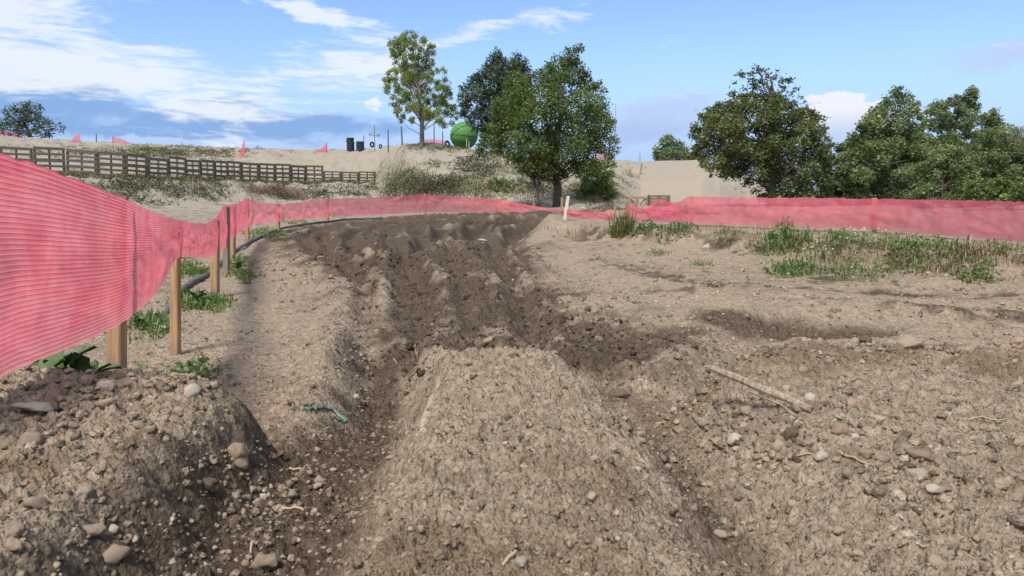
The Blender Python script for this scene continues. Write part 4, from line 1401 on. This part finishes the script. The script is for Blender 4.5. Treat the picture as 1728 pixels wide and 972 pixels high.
tree('bush', 'mid green bush filling the back of the right thicket, nearer the picture edge', 'bush', 31.5,
     [([(1560, 240), (1620, 225), (1700, 232), (1790, 240), (1800, 352), (1560, 352)], 90, 13)], [(1660, 345), (1660, 310), (1662, 270)], GWIL, 17000, .12, 13, 52, trunk_r=(.05, .02))
tree('bush', 'low yellow green bush just above the net at far right', 'bush', 22,
     [([(1625, 325), (1640, 310), (1675, 305), (1710, 305), (1745, 300), (1790, 310), (1800, 345), (1620, 345)], 32, 9)], [(1700, 350), (1700, 335), (1702, 318)], GYEL, 8000, .09, 9, 12, trunk_r=(.04, .02))
tree('bush', 'grey green bush on the skyline behind the dirt ramp', 'bush', 52,
     [([(1104, 255), (1112, 240), (1130, 230), (1148, 236), (1155, 250), (1166, 260), (1164, 274), (1104, 274)], 32, 7)], [(1134, 276), (1134, 262), (1135, 245)], GWIL, 3200, .17, 7, 13, trunk_r=(.08, .03))
tree('bush', 'small dark bush between the skyline bush and the hawthorn', 'bush', 50,
     [([(1162, 262), (1172, 248), (1184, 250), (1192, 275), (1162, 275)], 14, 6)], [(1177, 277), (1177, 266), (1178, 256)], GHAW, 1300, .17, 6, 14, trunk_r=(.06, .03))
tree('bush', 'bright green bush spilling down beside the ramp right of the big tree', 'bush', 35,
     [([(985, 272), (1010, 266), (1032, 272), (1036, 300), (1030, 335), (1030, 356), (962, 356), (966, 335), (985, 310), (975, 290)], 52, 10)], [(1003, 352), (1005, 320), (1008, 290)], GWEED, 6500, .11, 10, 15, trunk_r=(.05, .02))
tree('bush', 'small grey green shrub on the mound slope left of the big tree', 'bush', 36,
     [([(822, 312), (838, 300), (858, 308), (866, 325), (825, 326)], 14, 6)], [(845, 328), (845, 320), (845, 312)], GWIL, 1300, .10, 6, 16, trunk_r=(.03, .02))


# ------------------------------------------------------------------ grass, weeds
def blades(pos, n_per, hmin, hmax, spread, wid, seed, bend=.5):
    """grass tufts: curved two-piece blades"""
    r_ = np.random.default_rng(seed)
    p = np.repeat(np.asarray(pos, float), n_per, 0)
    n = len(p)
    p[:, :2] += r_.normal(size=(n, 2)) * spread
    p[:, 2] = zgrid(p[:, 0], p[:, 1]) - .005
    an = r_.uniform(0, 6.283, n)
    h = r_.uniform(hmin, hmax, n)
    be = bend * r_.uniform(.2, 1, n)
    dx, dy = np.cos(an), np.sin(an)
    sx, sy = -dy, dx
    wv_ = (wid * r_.uniform(.6, 1.3, n))
    b0 = np.stack([p[:, 0] - sx * wv_ / 2, p[:, 1] - sy * wv_ / 2, p[:, 2]], -1)
    b1 = np.stack([p[:, 0] + sx * wv_ / 2, p[:, 1] + sy * wv_ / 2, p[:, 2]], -1)
    mx, my, mz = p[:, 0] + dx * h * be * .35, p[:, 1] + dy * h * be * .35, p[:, 2] + h * .6
    m0 = np.stack([mx - sx * wv_ * .45, my - sy * wv_ * .45, mz], -1)
    m1 = np.stack([mx + sx * wv_ * .45, my + sy * wv_ * .45, mz], -1)
    tx, ty, tz = p[:, 0] + dx * h * be, p[:, 1] + dy * h * be, p[:, 2] + h * (1 - .3 * be)
    t0 = np.stack([tx - sx * wv_ * .08, ty - sy * wv_ * .08, tz], -1)
    t1 = np.stack([tx + sx * wv_ * .08, ty + sy * wv_ * .08, tz], -1)
    v = np.stack([b0, b1, m0, m1, t0, t1], 1).reshape(-1, 3)
    k = np.arange(n)[:, None] * 6
    f = np.concatenate([k + np.array([0, 1, 3, 2]), k + np.array([2, 3, 5, 4])])
    vals = np.repeat(r_.uniform(0, 1, n), 6)
    a = np.stack([vals, vals, vals * 0, vals * 0 + 1], -1)
    return v, f, a


def stuff(name, parts, mat, label):
    V, Fc, A, b = [], [], [], 0
    for v, f, a in parts:
        V.append(v); Fc.append(f + b); A.append(a); b += len(v)
    o = mesh_np(name, np.concatenate(V), np.concatenate(Fc), mat, attrs={'leaf': np.concatenate(A)})
    return tag(o, label, kind='stuff')


def gpts(regs):
    out = []
    for (x0, y0, x1, y1, n) in regs:
        for _ in range(n):
            p = G(random.gauss((x0 + x1) / 2, (x1 - x0) * .30), max(345 if y0 > 345 else 235, random.gauss((y0 + y1) / 2, (y1 - y0) * .30)))
            out.append(p[:])
    return out


def leafy(pos, n_per, size, spread, hmax, seed, tone=(0, 1)):
    """low broad-leaved cover: leaf-sized pieces close above the ground"""
    r_ = np.random.default_rng(seed)
    p = np.repeat(np.asarray(pos, float), n_per, 0)
    n = len(p)
    o_ = np.clip(r_.normal(size=(n, 2)), -1.7, 1.7) * spread
    p[:, :2] += o_
    fall = np.exp(-(o_ ** 2).sum(1) / (2.2 * spread ** 2))
    p[:, 2] = zgrid(p[:, 0], p[:, 1]) + r_.uniform(.0, 1, n) * hmax * fall + size * .15
    base = np.repeat(r_.uniform(tone[0], tone[1], len(pos)), n_per)
    return quads(p, size, r_, up=1.2, aspect=.6, vals=np.clip(.6 * base + .4 * r_.uniform(0, 1, n), 0, 1))


# left fence strip
lp = gpts([(225, 535, 290, 565, 16), (300, 500, 375, 525, 30), (300, 440, 350, 480, 26), (385, 440, 430, 470, 22), (420, 385, 470, 405, 30), (470, 372, 520, 384, 12)])
stuff('grass', [blades(lp, 14, .04, .12, .05, .008, 21, .9), leafy(lp, 16, .035, .06, .07, 121)], GWEED, 'short green grass growing along the foot of the left net fence')
lp2 = [(random.uniform(-2.1, -1.35), random.uniform(2.5, 3.6), 0) for _ in range(40)]
stuff('grass', [blades(lp2, 8, .04, .11, .05, .008, 22, 1.0), leafy(lp2, 26, .04, .07, .09, 122)], GWEED, 'lush grass behind the near red net')
# right bank
rp = gpts([(1280, 390, 1360, 425, 30), (1380, 392, 1480, 418, 46), (1480, 400, 1560, 425, 40), (1540, 415, 1640, 450, 46), (1300, 440, 1370, 462, 24), (1390, 455, 1490, 470, 24), (1635, 455, 1665, 475, 10),
           (1120, 380, 1165, 395, 16), (1185, 390, 1255, 410, 14), (1650, 410, 1728, 430, 14), (1040, 378, 1090, 395, 14), (1100, 422, 1120, 432, 3), (1180, 443, 1195, 450, 3)])
rp = [p for p in rp if vnoise(np.array([p[0] * 2.6]), np.array([p[1] * 2.6]), 88)[0] > .36]
stuff('grass', [blades(rp, 5, .03, .11, .07, .008, 23, 1.0), leafy(rp, 14, .030, .09, .07, 123)], GWEED, 'green weeds and grass along the top of the right bank')
dp = gpts([(1340, 405, 1480, 450, 26), (1500, 440, 1600, 460, 16), (1600, 415, 1728, 445, 40), (1180, 385, 1290, 410, 30), (965, 380, 1040, 395, 12), (1700, 430, 1728, 470, 6)])
stuff('dry_grass', [blades(dp, 12, .04, .13, .08, .006, 24, 1.0)], GDRY, 'dry straw coloured grass along the right bank')
# hill scrub
HG = leaf_material("hill_grass_leaf", (.06, .066, .026), (.13, .13, .055), (.23, .21, .10), .3)
hpz = gpts([(110, 300, 640, 335, 150), (640, 306, 930, 332, 300), (640, 290, 690, 306, 40), (800, 270, 930, 306, 70), (690, 245, 820, 256, 70), (120, 246, 440, 264, 320), (640, 285, 720, 330, 120), (960, 290, 1050, 345, 120)])
stuff('hill_grass', [blades(hpz, 12, .06, .22, .18, .02, 25, .9), leafy(hpz, 14, .07, .22, .12, 125, (0, .8))], HG, 'tufts of olive grass scattered over the gravel hillside')
hsz = gpts([(100, 300, 420, 338, 75), (500, 318, 640, 335, 30), (640, 310, 760, 330, 26), (765, 258, 840, 300, 40), (180, 250, 420, 268, 60), (650, 300, 800, 330, 40), (860, 290, 930, 330, 20)])
stuff('hill_scrub', [leafy(hsz, 60, .09, .30, .26, 126, (0, .5))], leaf_material("scrub_leaf", (.035, .042, .02), (.075, .08, .04), (.14, .13, .075), .25), 'low dark scrub scattered over the gravel hillside')
fzp = [tuple(along(random.uniform(0, ac[-1]))) for _ in range(420)]
fzp = [(p[0] + .1, p[1] - .45, p[2]) for p in fzp]
stuff('fence_grass', [blades(fzp, 14, .06, .30, .16, .018, 26, .9), leafy(fzp, 8, .08, .2, .15, 127, (0, .7))], HG, 'rough grass growing along the foot of the pallet fence')


def plant(name, px, py, n, hmin, hmax, spread, wid, label, mat, seed, cat='weed', bend=.9, lean=None):
    p = G(px, py)
    v, f, a = blades([p[:]], n if 'dry' in name or 'dead' in name or 'stalk' in label else n // 3, hmin, hmax, spread, wid * .6, seed, bend)
    if not ('dry' in name or 'dead' in name or 'stalk' in label and 'leafy' not in label):
        v2, f2, a2 = leafy([p[:]], int(n * 2.8), wid * 1.4, spread, hmax, seed + 500)
        f, v, a = np.concatenate([f, f2 + len(v)]), np.concatenate([v, v2]), np.concatenate([a, a2])
    o = mesh_np(name, v - np.array(p[:]), f, mat, attrs={'leaf': a})
    o.location = p
    return tag(o, label, cat)


plant('weed', 1050, 388, 130, .12, .30, .10, .028, 'leafy green weed at the base of the tall dry stalks', GWEED, 31)
dw = plant('dry_weed', 1056, 389, 60, .30, .58, .09, .012, 'tall reddish dry weed standing before the right net start', leaf_material("rust_stalk", (.10, .045, .025), (.22, .11, .06), (.3, .2, .1), .2), 32, bend=.25)
plant('weed', 1092, 387, 70, .06, .16, .12, .03, 'low leafy weed right of the tall dry weed', GWEED, 33)
plant('weed', 1142, 390, 100, .06, .16, .16, .03, 'flat bluish green weed left of the pinkish stake', GWIL, 34)
plant('weed', 1322, 412, 150, .10, .30, .16, .03, 'bushy green weed overhanging the bank edge', GWEED, 35)
plant('weed', 1325, 395, 30, .20, .36, .05, .012, 'reddish seed stalks rising above the bushy green weed', bpy.data.materials['rust_stalk'], 36, bend=.3)
plant('weed', 1420, 412, 140, .07, .18, .22, .024, 'white flowering weed patch left of the middle right stake', GWEED, 37)
plant('weed', 1555, 440, 150, .07, .18, .20, .028, 'green weed mound on the bank right of the middle stake', GWEED, 38)
plant('weed', 1340, 458, 100, .05, .13, .16, .03, 'low green weed at the foot of the right bank', GWEED, 39)
plant('weed', 1440, 463, 90, .06, .2, .16, .024, 'grey green weed hanging below the dark bank hollow', GWIL, 40)
plant('weed', 1650, 468, 60, .05, .12, .10, .022, 'isolated weed tuft low on the far right of the bank', GWEED, 41)
plant('weed', 1110, 430, 30, .05, .10, .08, .018, 'lone small weed halfway down the bank slope', GWIL, 42)
plant('weed', 1185, 447, 20, .03, .06, .08, .018, 'tiny seedling patch on the smooth bank slope', GWIL, 43)
plant('dead_weed', 330, 322, 70, .4, 1.0, .22, .02, 'dead brown weed standing below the pallet fence', GDRY, 44, bend=.8)
plant('dead_weed', 1385, 432, 60, .08, .22, .12, .012, 'brown dead roots and stems in the hollow of the right bank', GDRY, 61, bend=1.0)
plant('dead_weed', 1352, 420, 40, .06, .18, .10, .012, 'small tangle of brown dead stems below the bushy bank weed', bpy.data.materials['rust_stalk'], 62, bend=1.0)
plant('dead_weed', 1490, 445, 60, .06, .18, .16, .011, 'dry russet stems spilling over the bank edge below the middle stake', bpy.data.materials['rust_stalk'], 63, bend=1.0)
plant('dead_weed', 1600, 425, 60, .08, .2, .25, .010, 'straw coloured dead grass tuft under the right end of the net', GDRY, 64, bend=.9)
plant('weed', 640, 300, 60, .3, .7, .3, .03, 'yellow green weed clump at the right end of the pallet fence', GYEL, 45)
plant('weed', 670, 318, 60, .2, .6, .5, .04, 'yellow green weeds at the foot of the sandy mound', GYEL, 46)
# white flowers of the flowering weed
FLOWER = plain("white_petal", (.75, .75, .72), .7, .2, .1)
fw = [o for o in COL.objects if o.name.startswith('weed') and o.get('label', '').startswith('white flowering')][0]
m_ = MB()
for _ in range(20):
    x, y, z = random.gauss(0, .24), random.gauss(0, .12), random.uniform(.08, .17)
    zz_ = gz(fw.location.x + x, fw.location.y + y) - fw.location.z
    m_.box((x, y, zz_ + z), (.012, .012, .008))
m_.build('flowers', FLOWER, fw)['kind'] = 'stuff'

# brush pile on the slope
p = G(470, 330)
r_ = np.random.default_rng(77)
m_ = MB()
for _ in range(330):
    x, y = r_.normal() * .75, r_.normal() * .4
    z0 = gz(p.x + x, p.y + y) - p.z
    an, tilt = r_.uniform(0, 6.28), r_.uniform(.0, .9)
    L = r_.uniform(.4, 1.1)
    e = Vector((math.cos(an) * math.cos(tilt), math.sin(an) * math.cos(tilt), math.sin(tilt))) * L
    s = Vector((x, y, z0 + r_.uniform(0, .35) * math.exp(-(x / .8) ** 2)))
    m_.tube([s, s + e * .5 + Vector((0, 0, .06)), s + e], [.012, .009, .003], 4, cap=False)
o = m_.build('brush_pile', plain("dry_twig", (.14, .10, .065), .9, .1, .4), loc=p)
tag(o, 'heap of dry brown brushwood on the slope behind the far net', 'brushwood')

# broad leaved plants by the near stake: every leaf a piece of its own
def leaf_piece():
    n, L = 7, 1.0
    v, f = [], []
    prof = [.05, .30, .42, .45, .38, .22, .02]
    for i in range(n):
        t = i / (n - 1)
        wv_ = prof[i] * .62 * (1 + .12 * (-1) ** i)
        z = .32 * math.sin(t * 2.4) - .10 * t
        for s, zz_ in ((-1, .06), (0, 0), (1, .06)):
            v.append((s * wv_, t * L, z + zz_))
    for i in range(n - 1):
        for k in range(2):
            a0 = i * 3 + k
            f.append((a0, a0 + 1, a0 + 4, a0 + 3))
    me = bpy.data.meshes.new('leaf')
    me.from_pydata(v, [], f)
    for q in me.polygons: q.use_smooth = True
    return me


def dock_mat():
    m, t, p = new_mat("dock_leaf")
    oi = t.n.new('ShaderNodeObjectInfo').outputs['Random']
    n = t.noise(t.obj_coord(), 6, 4, .6)
    c = t.mix(oi, (.035, .06, .02), (.095, .145, .04))
    c = t.mix(t.mul(n, .5), c, (.10, .13, .06))
    t.set(p.inputs['Base Color'], c)
    p.inputs['Roughness'].default_value = .5
    p.inputs['Specular IOR Level'].default_value = .35
    t.set(p.inputs['Normal'], t.bump(n, .5, .02))
    return m


LEAF = leaf_piece(); LEAF.materials.append(dock_mat())


def dock(x, y, nl, size, label, seed):
    r_ = random.Random(seed)
    root = empty('dock_plant', (x, y, gz(x, y) + .01))
    for k in range(nl):
        o = bpy.data.objects.new('leaf', LEAF)
        COL.objects.link(o)
        o.parent = root
        s = size * r_.uniform(.6, 1.15)
        o.scale = (s, s, s)
        o.rotation_euler = (r_.uniform(.3, 1.1), r_.uniform(-.3, .3), k * 2.4 + r_.uniform(-.4, .4))
        o.location = (r_.uniform(-.02, .02), r_.uniform(-.02, .02), r_.uniform(0, .04))
    return tag(root, label, 'plant', 'broad leaved plants by the left fence')


q = at(135, 622, 2.46); dock(q.x, q.y, 15, .19, 'broad leaved dock plant just left of the thick near stake', 1)
q = at(92, 626, 2.4); dock(q.x, q.y, 15, .19, 'broad leaved dock plant second left of the thick near stake', 2)
q = at(38, 634, 2.28); dock(q.x, q.y, 11, .16, 'leafy plant under the low left corner of the near net', 3)
q = G(235, 556); dock(q.x, q.y, 10, .09, 'leafy plant between the two nearest stakes', 4)
q = G(335, 515); dock(q.x, q.y, 14, .11, 'bright leafy plant between the slim stake and the third stake', 5)
q = G(402, 458); dock(q.x, q.y, 12, .10, 'leafy plant at the foot of the grey weathered stake', 6)

# ------------------------------------------------------------------ things on the skyline and slope
# green ball
GBALL = plain("green_tarpaulin", (.065, .18, .045), .65, .3, .22, 4)
c = at(783, 229, 52)
rad = 22.5 * 52 / F
root = empty('green_ball', (c.x, c.y, c.z - rad))
bm = bmesh.new()
bmesh.ops.create_uvsphere(bm, u_segments=28, v_segments=18, radius=rad)
for v in bm.verts:
    ang = math.atan2(v.co.y, v.co.x)
    v.co *= 1 + .012 * math.cos(ang * 14) - .05 * max(0, -v.co.z / rad - .8)
    v.co.z += rad
me = bpy.data.meshes.new('cover'); bm.to_mesh(me); bm.free()
for q in me.polygons: q.use_smooth = True
me.materials.append(GBALL)
o = bpy.data.objects.new('cover', me); COL.objects.link(o); o.parent = root
SEAM = plain("dark_green_seam", (.03, .09, .025), .7, .2)
for k, (tx, rz) in enumerate(((.5, .2), (-.75, .6), (1.3, 0), (.1, 1.3))):
    m_ = MB()
    R3 = Matrix.Rotation(rz, 3, 'Z') @ Matrix.Rotation(tx, 3, 'X')
    m_.tube([R3 @ Vector((math.cos(i / 40 * 6.2832) * rad * 1.012, math.sin(i / 40 * 6.2832) * rad * 1.012, 0)) + Vector((0, 0, rad)) for i in range(41)], .016, 5, cap=False)
    m_.build('seam', SEAM, root)
tag(root, 'large round green ball beside the pine on the mound', 'ball')

# stacked tyres
def torus_mesh(R, r, name='tyre'):
    bm = bmesh.new()
    vs = []
    for i in range(20):
        a = i / 20 * 6.2832
        ring = []
        for (dr, dz) in ((-.9, -.5), (-.9, .5), (-.4, .95), (.55, .95), (1, .6), (1, -.6), (.55, -.95), (-.4, -.95)):
            ring.append(bm.verts.new(((R + dr * r) * math.cos(a), (R + dr * r) * math.sin(a), dz * r)))
        vs.append(ring)
    for i in range(20):
        for k in range(8):
            bm.faces.new((vs[i][k], vs[(i + 1) % 20][k], vs[(i + 1) % 20][(k + 1) % 8], vs[i][(k + 1) % 8]))
    bmesh.ops.recalc_face_normals(bm, faces=bm.faces)
    me = bpy.data.meshes.new(name); bm.to_mesh(me); bm.free()
    me.materials.append(BLACK)
    return me


TY = torus_mesh(.22, .085)
words = ['lowest', 'second lowest', 'third lowest', 'fourth', 'fifth', 'sixth', 'topmost']
for (px, yb, yt, d, nm, n) in ((591.5, 255, 233, 60, 'taller left', 6), (608, 254.5, 239, 60, 'shorter right', 4)):
    b = at(px, yb, d)
    H = (yb - yt) * d / F
    for k in range(n):
        o = bpy.data.objects.new('tyre', TY); COL.objects.link(o)
        s = (13 / 2 * d / F) / .305
        o.scale = (s, s, H / n / .17)
        o.location = (b.x + random.uniform(-.02, .02), b.y, b.z + (k + .5) * H / n)
        wd_ = 'topmost' if k == n - 1 else words[k]
        tag(o, f'{wd_} black tyre in the {nm} stack on the skyline', 'tyre', 'black tyres stacked on the skyline')
for (px, py, s_, rx, lab) in ((755, 243, .8, 1.3, 'black tyre leaning against the green ball'), (751, 248.5, .8, .1, 'black tyre lying flat beside the green ball'), (628, 244, .65, 1.45, 'black tyre standing upright by the antenna mast'),
                              (642, 247, .5, 1.5, 'small black tyre standing right of the antenna mast')):
    o = bpy.data.objects.new('tyre', TY); COL.objects.link(o)
    d = 52
    o.scale = (s_, s_, s_); o.rotation_euler = (rx, 0, .9 if rx > 1 else 0)
    o.location = at(px, py, d)
    tag(o, lab, 'tyre', 'loose black tyres on the mound')

METAL = plain("grey_metal", (.16, .17, .18), .5, .5)
DARKM = plain("dark_metal", (.05, .055, .06), .5, .4)


def pole(px, yb, yt, wpx, d, label, mat=DARKM, name='pole', lean=0):
    b, t_ = at(px, yb, d), at(px + lean, yt, d)
    m_ = MB(); m_.tube([Vector((0, 0, -.3)), (t_ - b) * .5, t_ - b], [wpx * d / F / 2, wpx * d / F / 2, wpx * d / F / 2 * .8], 7)
    return tag(m_.build(name, mat, loc=b), label, 'pole', 'thin poles on the skyline')


pole(614, 254, 228, 1.3, 60, 'thin pole just right of the shorter tyre stack')
pole(655, 250, 218, 2.0, 52, 'plain thin pole right of the antenna mast')
pole(679, 244, 213, 2.4, 50, 'thin leaning pole left of the birch', lean=-2)
pole(732.5, 250, 205, 1.8, 55, 'tall thin pole right of the birch trunk')
pole(747, 252, 221, 1.8, 55, 'thin pole left of the green ball')
pole(162.5, 245, 226, 1.6, 62, 'thin dark pole between two red nets on the left skyline')
pole(307, 250, 240, 1.0, 66, 'very short thin pole on the bare left skyline')
pole(190.5, 249, 230, 2, 60, 'post holding the slanting red net on the left skyline', STAKE)
pole(551, 257.5, 241, 1.8, 62, 'red post of the tiny net scrap', plain("red_paint", (.45, .05, .06)))
pole(787.5, 256, 234, 1.6, 50, 'left white pole before the green ball', WHITEWOOD)
pole(791.5, 256, 238, 1.6, 50, 'right white pole before the green ball', WHITEWOOD)
pole(1077, 318, 275, 3.0, 40, 'bleached plank leaning up the left side of the ramp', PALEWOOD, 'plank', 6)
pole(1080, 275, 258, 1.0, 45, 'thin wire rod at the top left corner of the ramp')
# pale rail slanting on the hill
a, b = at(326, 251, 60), at(347, 268, 52)
m_ = MB(); m_.tube([Vector((0, 0, 0)), b - a], .05, 6)
tag(m_.build('rail', WHITEWOOD, loc=a), 'pale slanting rail on the slope behind the pallet fence', 'rail')
# antenna mast
d = 52
b = at(632.5, 251, d)
root = empty('antenna_mast', b)
m_ = MB(); H = (251 - 212) * d / F; m_.tube([(0, 0, -.2), (0, 0, H)], .03, 7); m_.build('mast', METAL, root)
m_ = MB(); zc = (251 - 228.5) * d / F; m_.tube([(-8 * d / F, 0, zc + .02), (7 * d / F, 0, zc - .06)], .035, 6); m_.build('crossarm', METAL, root)
m_ = MB(); m_.box((-8 * d / F, 0, zc + .04), (.10, .10, .14), bev=.02); m_.build('sensor', METAL, root)
m_ = MB(); m_.box((6.4 * d / F, 0, zc - .02), (.18, .12, .16), bev=.03); m_.build('sensor', METAL, root)
tag(root, 'thin mast with a cross arm and small sensors left of the birch', 'mast')
# lamp pole right of the big tree
b = at(1037.5, 272, 55)
root = empty('tall_pole', b)
m_ = MB(); H = (272 - 178) * 55 / F; m_.tube([(0, 0, -.3), (0, 0, H)], [.03, .02], 6); m_.build('mast', METAL, root)
m_ = MB(); m_.box((0, -.05, (272 - 208) * 55 / F), (.22, .14, .22), bev=.03); m_.build('box', METAL, root)
tag(root, 'tall thin pole with a small box right of the big tree', 'pole')
# bench rail by the green ball
a, b = at(785, 255, 49), at(806, 259, 48)
m_ = MB(); m_.tube([Vector((0, 0, 0)), b - a], .045, 6)
tag(m_.build('rail', METAL, loc=a), 'low grey rail on the mound in front of the green ball', 'rail')

# wooden crate before the ramp: box of boards and an open frame beside it
d = 27
c0, c1 = at(1094, 352, d), at(1128.5, 352, d)
root = empty('wooden_crate', (c0 + c1) / 2)
W = (c1 - c0).length; H = (352 - 329) * d / F
for k in range(5):
    m_ = MB(); m_.box((0, -.22, (k + .5) * H / 5), (W, .03, H / 5 * .80), bev=.004); m_.build('board', BOXWOOD, root)
    m_ = MB(); m_.box((0, .22, (k + .5) * H / 5), (W, .03, H / 5 * .80), bev=.004); m_.build('board', BOXWOOD, root)
for x in (-W / 2 + .03, 0, W / 2 - .03):
    m_ = MB(); m_.box((x, 0, H / 2), (.06, .40, H * .98), bev=.004); m_.build('upright', BOXWOOD, root)
tag(root, 'brown slatted wooden crate in front of the dirt ramp', 'crate')
c0, c1 = at(1060, 352, d), at(1092, 352, d)
root = empty('trestle', (c0 + c1) / 2)
W = (c1 - c0).length; H = (352 - 332) * d / F
m_ = MB(); m_.box((0, 0, H - .04), (W, .05, .09), bev=.005); m_.build('top_rail', PALEWOOD, root)
for x in (-W / 2 + .04, W / 2 - .04):
    m_ = MB(); m_.box((x, .03, H / 2 - .05), (.06, .05, H), bev=.005); m_.build('post', PALEWOOD, root)
for s in (-1, 1):
    m_ = MB(); m_.tube([Vector((s * .03, .05, .05)), Vector((s * .25, .05, H - .08))], .022, 5); m_.build('brace', OLDWOOD, root)
tag(root, 'pale open wooden frame with crossed braces left of the crate', 'frame')
